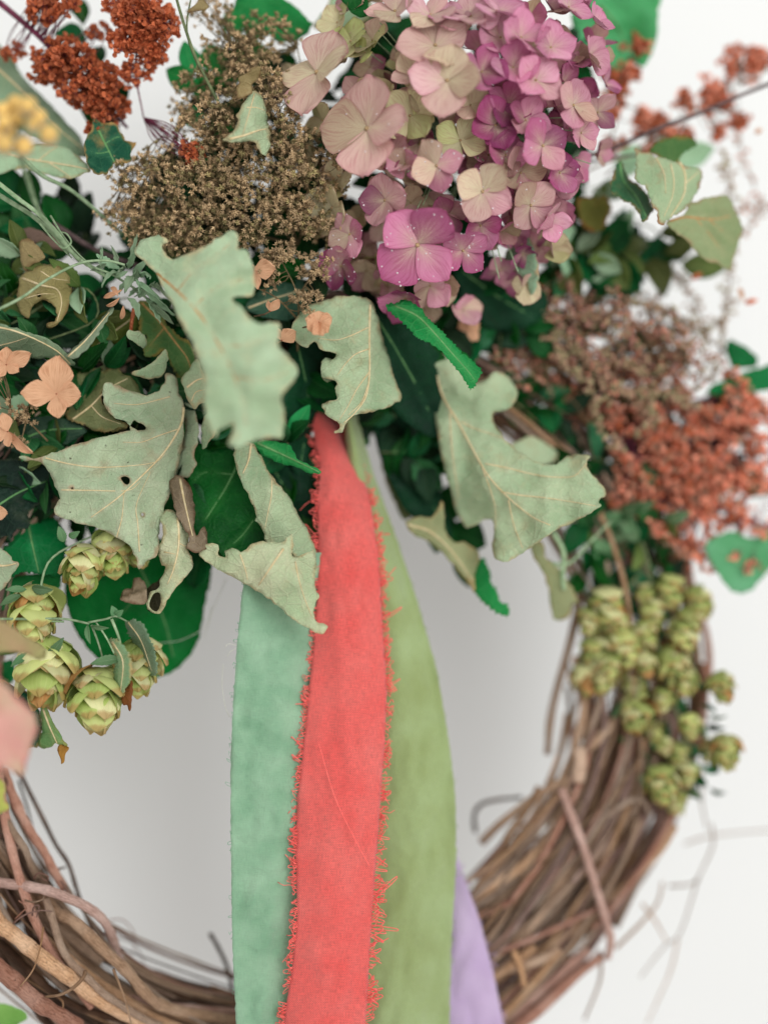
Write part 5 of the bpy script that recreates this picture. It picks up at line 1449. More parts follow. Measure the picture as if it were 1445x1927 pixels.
# rust dock, upper right (behind)
spray_thing("dock_spike", "blurred rust seed spike running along the long dark twig at the upper right", "seed spike", (1200, 260, -62),
    [[(1140,330,-58),(1250,240,-62),(1340,190,-64),(1480,110,-66)],[(1150,260,-58),(1190,130,-58),(1215,70,-58)]],
    [(1165,130,-58,34,50,8,36),(1205,90,-58,16,26,6,10),(1150,190,-58,22,30,6,12),(1220,225,-64,34,24,7,18),(1290,190,-64,20,24,6,10),(1345,180,-64,32,40,7,26),(1400,120,-66,46,34,7,26),(1430,110,-66,24,24,7,10),(1250,250,-64,60,16,7,14),(1385,225,-64,30,16,6,8),(1345,240,-64,18,22,5,6),(1215,280,-62,12,10,5,4),(1170,275,-60,50,16,6,8)],
    'valve', ['rust', 'rust_pale'], (5.6, 8), 'stem_tan', 16, per=5, ped=10, nmax=270, mult=1.6)
spray_thing("dock_spike", "large blurred mass of coral rust seeds at the right edge on a burgundy stem", "seed spike", (1180, 800, -64),
    [[(1050,640,-60),(1080,700,-60),(1170,810,-60),(1220,880,-60),(1330,950,-62),(1480,1000,-66)],[(1170,810,-60),(1280,760,-62),(1420,740,-66)],[(1220,880,-60),(1330,860,-62),(1450,850,-66)]],
    spikelets(72, [(1200,800),(1260,860),(1320,900),(1380,860),(1420,780),(1240,920),(1320,820),(1400,930),(1180,740),(1280,760),(1060,720),(1360,760),(1250,880),(1330,960),(1230,965),(1300,985),(1195,910),(1280,940)], 80, (5, 75), (60, 120), -59, 6) + [(1385,1040,-58,12,10,4,4),(1420,1060,-58,26,14,5,6),(1300,1030,-58,10,10,4,3),(1280,900,-58,110,70,8,50),(1390,830,-60,70,70,8,40)],
    'valve', ['rust_pale', 'rust', 'rust_pale', 'tan_seed'], (5.0, 8), 'stem_purple', 17, per=5, ped=11, stem_r=5, nmax=280)
M['mauve_seed'] = simple_mat("mauve_bud", (196, 146, 130), (140, 98, 88), 900, 0.7, 0.1, 0.6)
spray_thing("brown_plume", "wide blurred feathery brown plume running diagonally from the hydrangea toward the rust seeds", "dried plume", (880, 540, -52),
    [[(860,530,-50),(960,580,-50),(1080,620,-50),(1200,660,-52),(1330,720,-56)],[(960,580,-50),(1080,560,-50),(1200,570,-52),(1300,600,-56)],[(960,580,-50),(1020,680,-50),(1100,780,-52),(1180,870,-54)],[(1080,620,-50),(1160,720,-50),(1260,800,-52)]],
    spikelets(71, [(880,560),(960,570),(1040,590),(1120,600),(1200,620),(1280,640),(1000,660),(1080,680),(1160,700),(1240,700)], 62, (15, 70), (70, 130), -49, 4),
    'bud', ['tan_seed', 'mauve_seed', 'tan_green_seed', 'mauve_seed', 'rust_pale'], (3.8, 6.2), 'stem_tan', 19, per=4, ped=9, nmax=280)
# tan bud spikes, right
def spikes(name, label, stems, r, seed, mats, stem_mat, size=(5.0, 7.6), dens=5.0, w=8, cat="flower spike"):
    rnd = random.Random(seed)
    root = empty(name, P(*stems[0][0]), label, cat)
    blobs = []
    for st in stems:
        c = catmull(st, 5)
        for i in range(len(c) - 1):
            a, b = c[i], c[i + 1]
            L = math.hypot(b[0] - a[0], b[1] - a[1])
            k = max(1, int(L / 26 * dens + rnd.random()))
            m = (a + b) / 2
            blobs.append((m[0], m[1], m[2], w, w, 1.6, k))
    spray(root, stems, blobs, 'bud', mats, size, stem_mat, seed, per=3, ped=6, stem_r=r, twig_r=0.7)
    return root
spikes("bud_spray", "blurred branching spray of tan buds crossing the rust seeds on the right",
    [[(985,560,-46),(1040,610,-46),(1110,690,-46),(1180,740,-46),(1240,800,-48)],[(1040,610,-46),(1060,680,-44),(1110,730,-44),(1130,800,-44),(1170,850,-46)],[(1075,650,-46),(1130,700,-44),(1150,760,-44)],[(1020,590,-46),(1110,600,-48),(1180,570,-50),(1260,590,-54)],[(1110,690,-46),(1200,690,-46),(1230,760,-46),(1200,820,-46)],[(1180,740,-46),(1260,740,-48),(1310,770,-50)]],
    2.0, 21, ['tan_seed', 'tan_green_seed'], 'stem_tan')
spikes("bud_spray", "blurred mauve brown bud spray left of the tan buds, under the hydrangea",
    [[(860,540,-52),(920,570,-52),(1000,600,-54),(1100,620,-56)],[(880,560,-54),(930,640,-54),(960,720,-56)],[(920,570,-52),(960,540,-50),(1060,560,-52)],[(950,600,-54),(1000,680,-56),(1040,720,-58)],[(1000,600,-54),(1080,660,-58),(1160,680,-60),(1280,680,-62)],[(1060,560,-54),(1150,600,-58),(1250,640,-60)]],
    2.2, 22, ['tan_seed', 'rust'], 'stem_dark', dens=6, w=16)
spikes("bud_spray", "blurred upright tan spike standing near the right edge of the wreath",
    [[(1340,720,-66),(1365,600,-66),(1375,480,-66),(1370,360,-66),(1360,280,-66)],[(1340,650,-68),(1300,560,-66),(1260,500,-66)],[(1330,640,-68),(1220,560,-64),(1100,560,-62)],[(1365,600,-66),(1310,620,-64),(1240,610,-62)]],
    1.8, 23, ['tan_seed', 'tan_green_seed'], 'stem_tan', dens=5.0, w=16, size=(4.2, 6.4))
spikes("bud_spray", "faint peach blurred buds beyond the lowest leaf of the right cluster",
    [[(1480,400,-76),(1420,385,-76),(1390,400,-74)],[(1480,360,-76),(1430,400,-76),(1400,440,-74)],[(1390,240,-74),(1400,300,-74),(1430,380,-76)]],
    1.4, 24, ['rust_pale', 'tan_seed'], 'stem_tan', dens=1.2, w=8)

def twig(name, label, pts, r, mat, cat="stem", taper=0.8, extra=(), rough=0.15):
    root = empty(name, P(*pts[0]), label, cat)
    px_tube(m := MB(), pts, r, 7, 7, taper, rough, int(pts[0][0]))
    m.build("stalk", M[mat], root)
    for e in extra:
        px_tube(m := MB(), e, r * 0.7, 6, 7, 0.6, rough, int(e[0][0]))
        m.build("side_shoot", M[mat], root)
    return root
twig("twig", "long dark blurred twig running from the hydrangea to the right edge", [(1040,330,-34),(1090,300,-34),(1160,275,-36),(1240,240,-38),(1310,215,-40),(1390,180,-42),(1490,140,-46)], 5.0, 'stem_dark', extra=[[(1060,320,-40),(1130,300,-40),(1200,290,-44)]])
twig("twig", "pinkish thin twig below the long dark twig", [(1050,350,-46),(1130,310,-46),(1190,292,-48),(1230,288,-48)], 2.2, 'stem_tan')
twig("twig", "thin stems rising through the brown seed head to the top edge", [(420,210,-6),(370,110,-4),(345,40,-4),(325,-30,-4)], 3.4, 'stem_olive', extra=[[(380,140,-6),(352,60,-6),(362,-20,-6)]])
twig("stem", "smooth green grey stem of the yellow button flowers", [(30,270,52),(50,330,36),(75,400,22),(115,450,10),(150,490,4)], 4.6, 'stem_green', extra=[])
twig("stem", "long pale grass stem curving from the left edge to the curly leaf bunch", [(-20,590,16),(40,560,12),(90,525,8),(150,495,4),(200,490,3),(235,498,2)], 2.8, 'stem_green', rough=0.05)
twig("stem", "greenish stem crossing from the left edge toward the curly leaf bunch", [(-20,330,2),(30,370,0),(70,400,0),(110,440,-2),(140,480,-4),(200,520,-4)], 4.4, 'stem_green')
twig("stem", "grey stem sloping down from under the wide minty leaf", [(40,295,-10),(80,330,-10),(130,355,-12),(180,395,-14),(230,440,-18)], 4.4, 'stem_green')
twig("stem", "pale dry stem from the left edge ending at the bundle of stems", [(-20,355,-4),(20,380,-4),(60,405,-4),(100,440,-5),(130,475,-5)], 4.8, 'stem_green')
twig("stem", "bundle of thin green stems tied by a loop above the curly leaf bunch", [(85,410,4),(105,440,4),(130,470,3),(165,500,1)], 3.0, 'stem_green', extra=[[(95,405,2),(120,445,2),(150,480,1),(180,505,0)],[(75,420,2),(100,450,2),(135,485,1)],[(112,462,6),(122,466,8),(134,455,8),(126,440,6),(116,436,4)]])
twig("stem", "thin red stem under the curly leaf bunch", [(252,580,-4),(248,605,-4),(246,625,-6)], 4.0, 'rust')
twig("stem", "blurred grey stem behind the bundle at left", [(100,420,-22),(180,470,-22),(260,500,-22)], 6, 'stem_dark')
twig("stem", "pale stalk of the uppermost left hops", [(-20,1165,6),(50,1165,6),(120,1165,5),(168,1174,4)], 2.6, 'stem_green')
twig("stem", "pale twisted blurred stalk left of the right hop cones", [(1040,1000,-36),(1060,1040,-38),(1058,1085,-40),(1062,1110,-40)], 6, 'stem_green', extra=[[(1030,1060,-38),(1070,1060,-40),(1110,1020,-42),(1150,980,-44)]])
twig("stem", "thick dull branch behind the rust seeds, blurred", [(1060,760,-70),(1110,820,-72),(1180,890,-76)], 9, 'bark_dark')
twig("stem", "mauve stalk lying under the mauve buds", [(880,560,-60),(960,640,-62),(1040,760,-64),(1080,900,-66)], 7, 'bark_dark', extra=[[(920,560,-60),(1010,720,-62),(1060,860,-64)]])
twig("twig", "stray fine twigs beneath the rust seeds at the ring's outer side", [(1150,900,-64),(1180,960,-64),(1240,1010,-64),(1290,1060,-66)], 4, 'stem_olive', extra=[[(1100,940,-60),(1170,1000,-62),(1200,1060,-62)],[(1200,940,-60),(1250,980,-62),(1270,1050,-62)]])
# small orange bits at right
for k, (x, y, dx, dy, lb) in enumerate([(1300,525,22,-12,"tiny orange leaf caught under the right leaf cluster"),(1390,540,8,26,"tiny tan leaf right of the upright tan spike"),(1400,570,26,-6,"tiny brown shred near the right edge, beneath the tiny tan leaf"),(1420,250,14,-8,"small tan blurred bract by the right edge, beneath the dark twig")]):
    pleaf("tiny_leaf", P(x, y, -50), P(x + dx, y + dy, -50), 6 * S, None, M['rust' if k in (0, 2) else 'tan_seed'], 0.2)
    tag(bpy.context.scene.objects[-1] if False else [o for o in COL.objects if o.name.startswith("tiny_leaf")][-1], lb, "leaf")

# curly artemisia bunch
def curly():
    root = empty("curly_leaf_bunch", P(250, 530, -2), "bunch of small curly grey green leaves just left of the blurred oak-shaped leaf", "foliage bunch")
    rnd = random.Random(8)
    MB().tube([P(170,500,0), P(210,515,-2), P(250,540,-4), P(300,580,-6)], 2.2 * S, 6).build("stem", M['stem_green'], root)
    spec = [(235,500,205,495),(240,505,262,470),(245,500,256,440),(225,505,180,480),(230,515,190,525),(250,520,290,510),(255,525,262,560),(250,520,235,545),
            (260,530,300,560),(265,535,310,580),(270,540,325,600),(240,510,215,520),(250,515,275,490),(262,540,245,560),(220,498,216,470),(280,545,318,552),(240,560,262,600),(275,560,300,610),(250,530,222,552),(200,495,170,505),(190,500,200,470),(285,570,330,612),(255,545,285,540),(245,530,258,505)]
    for i, (a, b, c, d) in enumerate(spec):
        pleaf("leaf", P(a, b, rnd.uniform(-6, 3)), P(c, d, rnd.uniform(-6, 8)), rnd.uniform(5, 9) * S, root, M['green_pale'], rnd.uniform(-.3, .5), rnd.uniform(-1.2, 1.2), rnd.uniform(.3, .9), 0.12 if i % 2 else 0, 0.9, rnd.uniform(-.4, .4), rim=0.04)
    for a, b, c, d in ((195,560,230,545),(200,575,225,560),(228,600,232,575),(210,540,222,556)):
        pleaf("dry_bract", P(a, b, -2), P(c, d, 2), 5 * S, root, M['orange'], .2, rnd.uniform(-1, 1), .5)
curly()
# extra grey leaves along the bundle
def edge_leaves():
    r = empty("grey_foliage", P(20, 500, -14), "loose grey brown foliage at the left edge beneath the bundle of stems", "foliage")
    rnd = random.Random(9)
    for k in range(12):
        x, y = rnd.uniform(-10, 60), rnd.uniform(460, 600)
        a = rnd.uniform(-1, 1)
        pleaf("leaf", P(x, y, -16), P(x + 50 * math.cos(a), y + 40 * math.sin(a), -12), rnd.uniform(9, 16) * S, r, M[rnd.choice(['green_olive', 'green_mid', 'green_pale'])], rnd.uniform(-.3, .5), rnd.uniform(-1, 1), .4)
edge_leaves()

# ------------------------------------------------------------------ hydrangea
def petal_mesh(seed, long=1.0):
    r = random.Random(seed)
    nu, nv = 9, 8
    v, f, uv = [], [], []
    wid = r.uniform(0.40, 0.50); cup = r.uniform(-0.08, 0.12); arch = r.uniform(-0.1, 0.25)
    ph = r.uniform(0, 6); wv = r.uniform(0.02, 0.05); notch = r.uniform(0, 0.05)
    tw = r.uniform(-0.35, 0.35)
    for i in range(nu + 1):
        u = i / nu
        w = wid * (math.sin(math.pi * min(1, u ** 0.88 * 0.985)) ** 0.62) * (0.55 + 0.6 * min(1, u * 1.8)) if 0 < i else wid * 0.10
        for j in range(nv + 1):
            t = -1 + 2 * j / nv
            # round outline at the tip
            x = u - 0.05 * t * t * u - (notch * math.exp(-(t / 0.3) ** 2) if i == nu else 0)
            y = w * t
            z = cup * (t * t) * w * 1.6 + arch * u * u * 0.6 + wv * math.sin(t * 4 + u * 6 + ph) * u + tw * t * w * u
            v.append((x, y, z)); uv.append((u, t))
    for i in range(nu):
        for j in range(nv):
            a = i * (nv + 1) + j
            f.append((a, a + nv + 1, a + nv + 2, a + 1))
    return mesh_raw("petal", v, f, uv, M['petal'])
PET = [petal_mesh(i) for i in range(8)]
def eye_mesh():
    v, f = bud(3)
    v = [(x * 0.09, y * 0.09, z * 0.06 + 0.03) for x, y, z in v]
    return mesh_raw("eye", v, f, None, M['eye'])
EYE = eye_mesh()
TINT = {'p': (206, 136, 166), 'm': (170, 78, 124), 'd': (206, 166, 162), 'c': (214, 206, 164), 'g': (176, 188, 116), 'k': (118, 42, 86), 'o': (172, 156, 120), 'l': (222, 170, 190)}
HC = (870, 240)
def dome(px, py):
    x = (px - HC[0]) / 330; y = (py - HC[1]) / 400
    q = max(0.0, 1 - x * x - y * y)
    return -20 + 24 * math.sqrt(q) + (430 - py) * 0.018
def dome_n(px, py):
    x = (px - HC[0]) / 330; y = (py - HC[1]) / 400
    return Vector((x * 0.75, -1.0, -y * 0.7)).normalized()
dew_pts = []
def icodrop():
    v, f = [], []
    n, m = 8, 4
    for i in range(m):
        a = (i / m) * math.pi / 2
        for k in range(n):
            b = 2 * math.pi * k / n
            v.append((math.cos(a) * math.cos(b), math.cos(a) * math.sin(b), math.sin(a) * 0.75))
    v.append((0, 0, 0.75)); v.append((0, 0, -0.25))
    for i in range(m - 1):
        for k in range(n):
            f.append((i * n + k, i * n + (k + 1) % n, (i + 1) * n + (k + 1) % n, (i + 1) * n + k))
    for k in range(n):
        f.append(((m - 1) * n + k, (m - 1) * n + (k + 1) % n, m * n))
        f.append(((k + 1) % n, k, m * n + 1))
    return np.array(v), f
DROP = icodrop()

def floret(root, px, py, r, rot, tints, off=0.0, tilt=(0, 0), open_=0.15, seed=0, sizes=None, dew=0, npet=4, eye_mat=None):
    rnd = random.Random(seed * 13 + 5)
    n = dome_n(px, py)
    n = (n + Vector((tilt[0], 0, tilt[1]))).normalized()
    pos = P(px, py, dome(px, py) + off)
    e = bpy.data.objects.new("floret", EYE)
    COL.objects.link(e)
    e.parent = root
    # frame: X = screen direction rot (degrees, counter clockwise from right)
    a = math.radians(rot)
    X = Vector((math.cos(a), 0, math.sin(a)))
    X = (X - n * X.dot(n)).normalized()
    Y = n.cross(X)
    R = Matrix((X, Y, n)).transposed().to_4x4()
    e.matrix_local = Matrix.Translation(pos - wloc(root)) @ R @ Matrix.Scale(r * S * 1.02, 4)
    drops = []
    for k in range(npet):
        o = bpy.data.objects.new("petal", PET[rnd.randrange(8)])
        COL.objects.link(o)
        o.parent = e
        ang = 2 * math.pi * k / npet + rnd.uniform(-0.16, 0.16)
        sz = (sizes[k % len(sizes)] if sizes else 1.0) * rnd.uniform(0.92, 1.08)
        lift = open_ + rnd.uniform(-0.14, 0.2)
        m = Matrix.Rotation(ang, 4, 'Z') @ Matrix.Rotation(-lift, 4, 'Y') @ Matrix.Rotation(rnd.uniform(-0.3, 0.3), 4, 'X') @ Matrix.Translation((0.02, 0, 0.012 * (k % 2) + 0.006 * k)) @ Matrix.Diagonal((sz, sz * rnd.uniform(0.92, 1.12), sz, 1))
        o.matrix_local = m
        mean = [sum(TINT[q][i] for q in tints) / len(tints) for i in range(3)]
        tc = [0.5 * a_ + 0.5 * b_ for a_, b_ in zip(TINT[tints[k % len(tints)]], mean)]
        j = rnd.uniform(0.9, 1.08)
        o.color = lin(*(min(255, c * j) for c in tc))
        if dew:
            me = o.data
            for _ in range(dew):
                vi = rnd.randrange(12, len(me.vertices) - 9)
                nb = me.vertices[vi]
                nxt = me.vertices[min(len(me.vertices) - 1, vi + rnd.choice([1, 9, 10]))]
                c = nb.co.lerp(nxt.co, rnd.random())
                nn = nb.normal if nb.normal.z > 0 else -nb.normal
                drops.append((m @ c, (m.to_3x3() @ nn).normalized(), rnd.uniform(0.9, 2.3) / r))
    if drops:
        V, F = [], []
        base = 0
        for c, nn, s in drops:
            q = np.array(rot_to(nn, 0)) * s
            V.append(DROP[0] @ q.T + np.array(c)); F += [tuple(base + i for i in ff) for ff in DROP[1]]
            base += len(DROP[0])
        me = mesh_raw("dew_drops", np.concatenate(V).tolist(), F, None, M['dew'])
        o = bpy.data.objects.new("dew_drops", me); COL.objects.link(o); o.parent = e; o["kind"] = "stuff"
    return e

hyd = empty("hydrangea", P(HC[0], HC[1], -20), "big pink and cream hydrangea flower head at the top centre, beaded with dew", "flower head")
fl = [ # zoom-2 coordinates: x, y, radius, rotation, tints, off, tilt, open
 (650,978,178,48,"mpmp",14,(0,0.0),0.05,6),          # hero floret: petals at 48,138,228,318 deg
 (250,290,185,80,"dcdc",6,(-.15,.25),0.15,0),
 (450,515,198,88,"dodd",12,(-.15,.1),0.2,2),
 (720,182,150,110,"ddcd",6,(0,.2),0.15,0),
 (768,322,150,170,"ldoc",14,(0,0),0.2,0),
 (905,288,118,75,"mppk",8,(0,0),0.35,0),
 (725,662,112,110,"ccmp",12,(0,0),0.08,5),
 (908,765,125,60,"ccdp",8,(.1,0),0.2,2),
 (1148,582,125,30,"kmpd",8,(.2,0),0.2,2),
 (1180,190,112,20,"pppl",8,(.1,.1),0.3,0),
 (830,1000,108,40,"ppmm",6,(.25,-.1),0.15,5),
 (345,1062,104,350,"mdmk",6,(-.1,-.1),0.25,6),
 (380,935,104,20,"mdcp",4,(-.1,0),0.3,2),
 (520,800,120,88,"dkdd",0,(-.1,.2),0.5,2),
 (600,655,96,200,"pdpc",4,(0,0),0.9,3),
 (620,462,120,40,"cccg",-2,(0,0),0.12,0),
 (1270,420,118,60,"pdpo",4,(.3,0),0.25,0),
 (1335,225,96,60,"plop",2,(.4,.1),0.4,0),
 (1100,820,118,140,"odpd",2,(.2,-.1),0.25,1),
 (960,500,120,20,"kmmk",-2,(0,0),0.25,0),
 (1010,420,110,60,"mpkm",-4,(.1,0),0.3,0),
 (600,1190,120,330,"mkpm",-2,(0,-.4),0.6,1),
 (380,1230,92,250,"kdkk",-8,(-.2,-.3),0.5,2),
 (700,1140,104,320,"pldo",-4,(.1,-.3),0.4,0),
 (860,65,125,100,"dldl",6,(0,.3),0.2,0),
 (560,45,125,160,"dcdd",-2,(-.1,.3),0.25,0),
 (965,45,112,30,"pplp",8,(.1,.3),0.3,0),
 (1250,30,112,60,"plpp",4,(.3,.3),0.3,0),
 (1060,150,112,0,"pppl",10,(.1,.1),0.3,0),
 (1120,320,112,45,"lppd",10,(.1,0),0.3,0),
 (1030,270,104,10,"pmlp",8,(.1,0),0.35,0),
 (700,60,112,70,"dlcd",2,(0,.3),0.3,0),
 (385,165,104,80,"ggcg",-10,(-.2,.2),0.2,0),
 (440,210,70,20,"ggog",-8,(-.2,.2),0.2,0),
 (1170,880,100,290,"pldp",-2,(.3,-.2),0.5,1),
 (1215,690,100,10,"kkmp",-2,(.4,0),0.4,1),
 (900,900,104,30,"mkmp",-4,(.1,-.1),0.4,2),
 (1000,620,104,100,"kmop",-2,(0,0),0.5,1),
 (1060,690,104,20,"odom",-2,(.1,0),0.3,1),
 (1300,530,92,300,"dpdp",-4,(.4,0),0.3,0),
 (820,560,104,60,"cgcc",-10,(0,0),0.2,0),
 (540,620,104,40,"dmcm",-4,(0,0),0.6,1),
 (310,830,120,60,"ccoc",-4,(-.2,0),0.3,0),
 (770,860,100,30,"dmdk",-8,(0,0),0.4,0),
 (240,400,70,120,"mpcd",-8,(-.4,0),0.7,0),
 (100,360,64,80,"cpcc",-14,(-.4,0),0.6,0),
 (1360,90,84,50,"pplp",-2,(.4,.2),0.5,0),
 (1390,210,60,0,"opoo",-8,(.5,0),0.3,0),
 (560,540,90,0,"dgcd",-10,(0,0),0.4,0),
 (980,150,110,45,"ldpl",2,(.1,.1),0.3,0),
 (780,90,100,0,"dlpd",0,(0,.3),0.3,0),
 (640,300,100,20,"lcdc",0,(-.1,0),0.3,0),
 (700,420,90,60,"ccgd",-6,(0,0),0.3,0),
 (1080,480,100,60,"pmdp",2,(.1,0),0.4,0),
 (860,420,90,60,"ccdc",-6,(0,0),0.4,0),
 (150,330,96,10,"ccdo",-14,(-.3,.1),0.3,0),
 (330,90,96,30,"gcco",-14,(-.1,.2),0.3,0),
 (470,160,96,70,"dccg",-12,(-.1,.2),0.3,0),
 (270,480,96,20,"cgoc",-14,(-.3,0),0.3,0),
 (230,640,80,50,"cogc",-16,(-.3,0),0.3,0),
 (330,720,96,70,"cdgc",-12,(-.2,0),0.3,0),
 (480,450,90,10,"cgdc",-12,(0,0),0.3,0),
]
for i, (x, y, r, rot, t, off, tl, op, dw) in enumerate(fl):
    floret(hyd, 480 + x / 2.125, y / 2.125, r / 2.125, rot, t, off * 0.55, tl, op, i, dew=dw)
# deeper florets that close the dome; their darkest tints paint depth shade
rnd = random.Random(77)
for k in range(130):
    a = rnd.uniform(0, 6.28); q = math.sqrt(rnd.random()) * 0.97
    px, py = HC[0] + 300 * q * math.cos(a), HC[1] + 360 * q * math.sin(a)
    if px < 600 and py < 400: continue
    right = (px - 700) / 400
    t = "".join(rnd.choice("pppmmkdlk" if rnd.random() < 0.25 + right * 0.6 else "ccgododc") for _ in range(4))
    floret(hyd, px, py, rnd.uniform(32, 46), rnd.uniform(0, 90), t, rnd.uniform(-20, -8), (rnd.uniform(-.5, .5), rnd.uniform(-.5, .5)), rnd.uniform(0.1, 0.8), 200 + k)
# stalks inside the head
mb = MB()
rnd = random.Random(5)
for k in range(60):
    a = rnd.uniform(0, 6.28); q = math.sqrt(rnd.random()) * 0.85
    px, py = HC[0] + 300 * q * math.cos(a), HC[1] + 360 * q * math.sin(a)
    px_tube(mb, [(HC[0] + 20, HC[1] + 60, -50), ((HC[0] + px) / 2, (HC[1] + py) / 2, -26), (px, py, dome(px, py) - 4)], 1.8, 5, 4, 0.6)
mb.build("stalk", M['stem_green'], hyd)

# ------------------------------------------------------------------ orange dried four-petalled florets
OPET = []
for _m in PET[:4]:
    _c = _m.copy(); _c.name = 'dried_petal'; _c.materials.clear(); _c.materials.append(M['orange']); OPET.append(_c)
def orange_flower(label, px, py, d, petals, cat="dried flower"):
    root = empty("dried_flower", P(px, py, d), label, cat)
    MB().tube([P(px - 30, py + 10, d - 10), P(px - 10, py + 6, d - 4), P(px, py, d - 0.5)], 1.6 * S, 6).build("stalk", M['stem_tan'], root)
    v, f = bud(3)
    me = mesh_raw("centre", [(x * 2.6 * S, z * 2 * S * -1, y * 2.6 * S) for x, y, z in v], f, None, M['rust'])
    o = bpy.data.objects.new("centre", me); COL.objects.link(o); o.parent = root
    for (dx, dy, w, dd, roll) in petals:
        a, b = P(px, py, d), P(px + dx, py + dy, d + dd)
        X = (b - a).normalized(); L = (b - a).length
        Y = X.cross(Vector((0, 1, 0))).normalized(); Zv = X.cross(Y)
        if Zv.y > 0: Y, Zv = -Y, -Zv
        R = Matrix.Rotation(roll, 3, X) @ Matrix((X, Y, Zv)).transposed()
        o = bpy.data.objects.new("petal", OPET[len(root.children) % 4]); COL.objects.link(o); o.parent = root
        o.matrix_local = Matrix.Translation(a - wloc(root)) @ R.to_4x4() @ Matrix.Diagonal((L, w * S / 0.47 * 1.05, L, 1))
    return root
orange_flower("orange dried flower with four wide open petals, in front of the olive leaf", 106, 741, 6, [(2,-73,26,4,0),(-68,-2,23,5,.1),(48,2,20,3,-.1),(6,48,19,2,0)])
orange_flower("peach dried flower cut by the left edge, just below the grey green leaf", 12, 686, 4, [(46,-22,14,2,.3),(24,14,11,2,0),(-30,-20,15,2,0),(-24,22,14,2,0),(0,-34,12,2,.2)])
orange_flower("peach dried flower drooping at the left edge below the orange flower", 14, 812, 4, [(46,42,11,4,.5),(-10,-36,13,2,.5),(-30,10,12,0,0),(6,30,12,3,.4)])
orange_flower("rounded crumpled orange dried flower under the sparse seed sprig, by the lowest purple petal", 600, 606, 8, [(26,-8,13,-2,.5),(18,20,12,3,.3),(-22,14,14,2,-.3),(-26,-6,13,0,.2),(0,-22,14,0,0),(8,26,10,6,.8),(-12,24,9,6,-.8)])
orange_flower("single peach petal flower beside the blurred oak-shaped leaf's top right point", 478, 508, 0, [(40,-4,16,3,.1),(8,36,9,0,.6),(-20,8,12,-2,0)])
orange_flower("small peach bud-like flower just above the dark gap", 530, 640, 0, [(26,-18,13,3,.2),(-18,-26,9,0,.7)])
orange_flower("pale orange blurred petal tip at the far left edge by the black green leaf", -12, 965, 6, [(26,0,11,2,0),(-10,20,10,0,0)])
orange_flower("tan small closed flower between sparse seed sprig and crumpled orange flower", 508, 585, 0, [(18,-22,8,2,.4),(-4,-20,5,2,.2)])
orange_flower("blurred peach dried flower under the hydrangea, right of the bright green pointed leaf", 880, 620, -34, [(22,-14,12,2,.4),(20,20,12,0,.2),(-20,10,13,0,0),(-14,-20,12,0,0)])

# ------------------------------------------------------------------ yellow button flowers
def buttons():
    root = empty("button_flower", P(35, 240, 58), "out of focus cluster of yellow button flowers at the upper left edge, closest flower", "flower")
    v, f = [], []
    n, m = 12, 7
    for i in range(m + 1):
        a = math.pi * i / m
        for k in range(n):
            b = 2 * math.pi * k / n
            q = 1 + 0.07 * math.sin(5 * b + i * 2)
            v.append((math.sin(a) * math.cos(b) * q, math.sin(a) * math.sin(b) * q, math.cos(a) * 0.8))
    for i in range(m):
        for k in range(n):
            f.append((i * n + k, i * n + (k + 1) % n, (i + 1) * n + (k + 1) % n, (i + 1) * n + k))
    me = mesh_raw("button", v, f, None, M['yellow'])
    me2 = mesh_raw("bract_cup", v, f, None, M['yellow_pink'])
    rnd = random.Random(3)
    sm = MB()
    for (x, y, r) in [(5,205,13),(28,192,15),(52,196,15),(35,220,16),(8,228,14),(72,218,14),(92,250,16),(62,232,10),(8,268,16),(45,272,16),(-10,250,14),(20,245,10)]:
        d = rnd.uniform(54, 64)
        for nm, mm, s, dy in (("button", me, 1.0, 0), ("bract_cup", me2, 0.95, 7)):
            o = bpy.data.objects.new(nm, mm); COL.objects.link(o); o.parent = root
            p = P(x, y + dy, d - (3 if dy else 0))
            o.matrix_local = Matrix.Translation(p - wloc(root)) @ rot_to(Vector((rnd.uniform(-.4, .4), -1, rnd.uniform(0, .6))), 0).to_4x4() @ Matrix.Scale(r * S * 0.95, 4)
        sm.tube([P(x, y + 4, d - 2), P((x + 35) / 2, (y + 285) / 2, 54), P(36, 290, 50)], 2.2 * S, 5)
    sm.build("stalk", M['stem_green'], root)
buttons()

# ------------------------------------------------------------------ hops
def bract_mesh(seed):
    r = random.Random(seed)
    nu, nv = 6, 6
    v, f, uv = [], [], []
    for i in range(nu + 1):
        u = i / nu
        w = 0.46 * math.sin(math.pi * min(1, (u * 0.93 + 0.07) ** 0.8)) ** 0.8 if i < nu else 0.03
        for j in range(nv + 1):
            t = -1 + 2 * j / nv
            z = 0.30 * math.sin(math.pi * u * 0.8) - 0.32 * t * t * w - 0.02 + 0.05 * math.sin(t * 6 + seed + u * 3) * u
            v.append((u, w * t, z)); uv.append((u, t))
    for i in range(nu):
        for j in range(nv):
            a = i * (nv + 1) + j
            f.append((a, a + nv + 1, a + nv + 2, a + 1))
    return mesh_raw("bract", v, f, uv, M['bract'])
BR = [bract_mesh(i) for i in range(4)]
def core_mesh():
    v, f = bud(1)
    return mesh_raw("hop_cone", [(x * 0.42, y * 0.42, z * 0.5) for x, y, z in v], f, None, M['stem_olive'])
CORE = core_mesh()
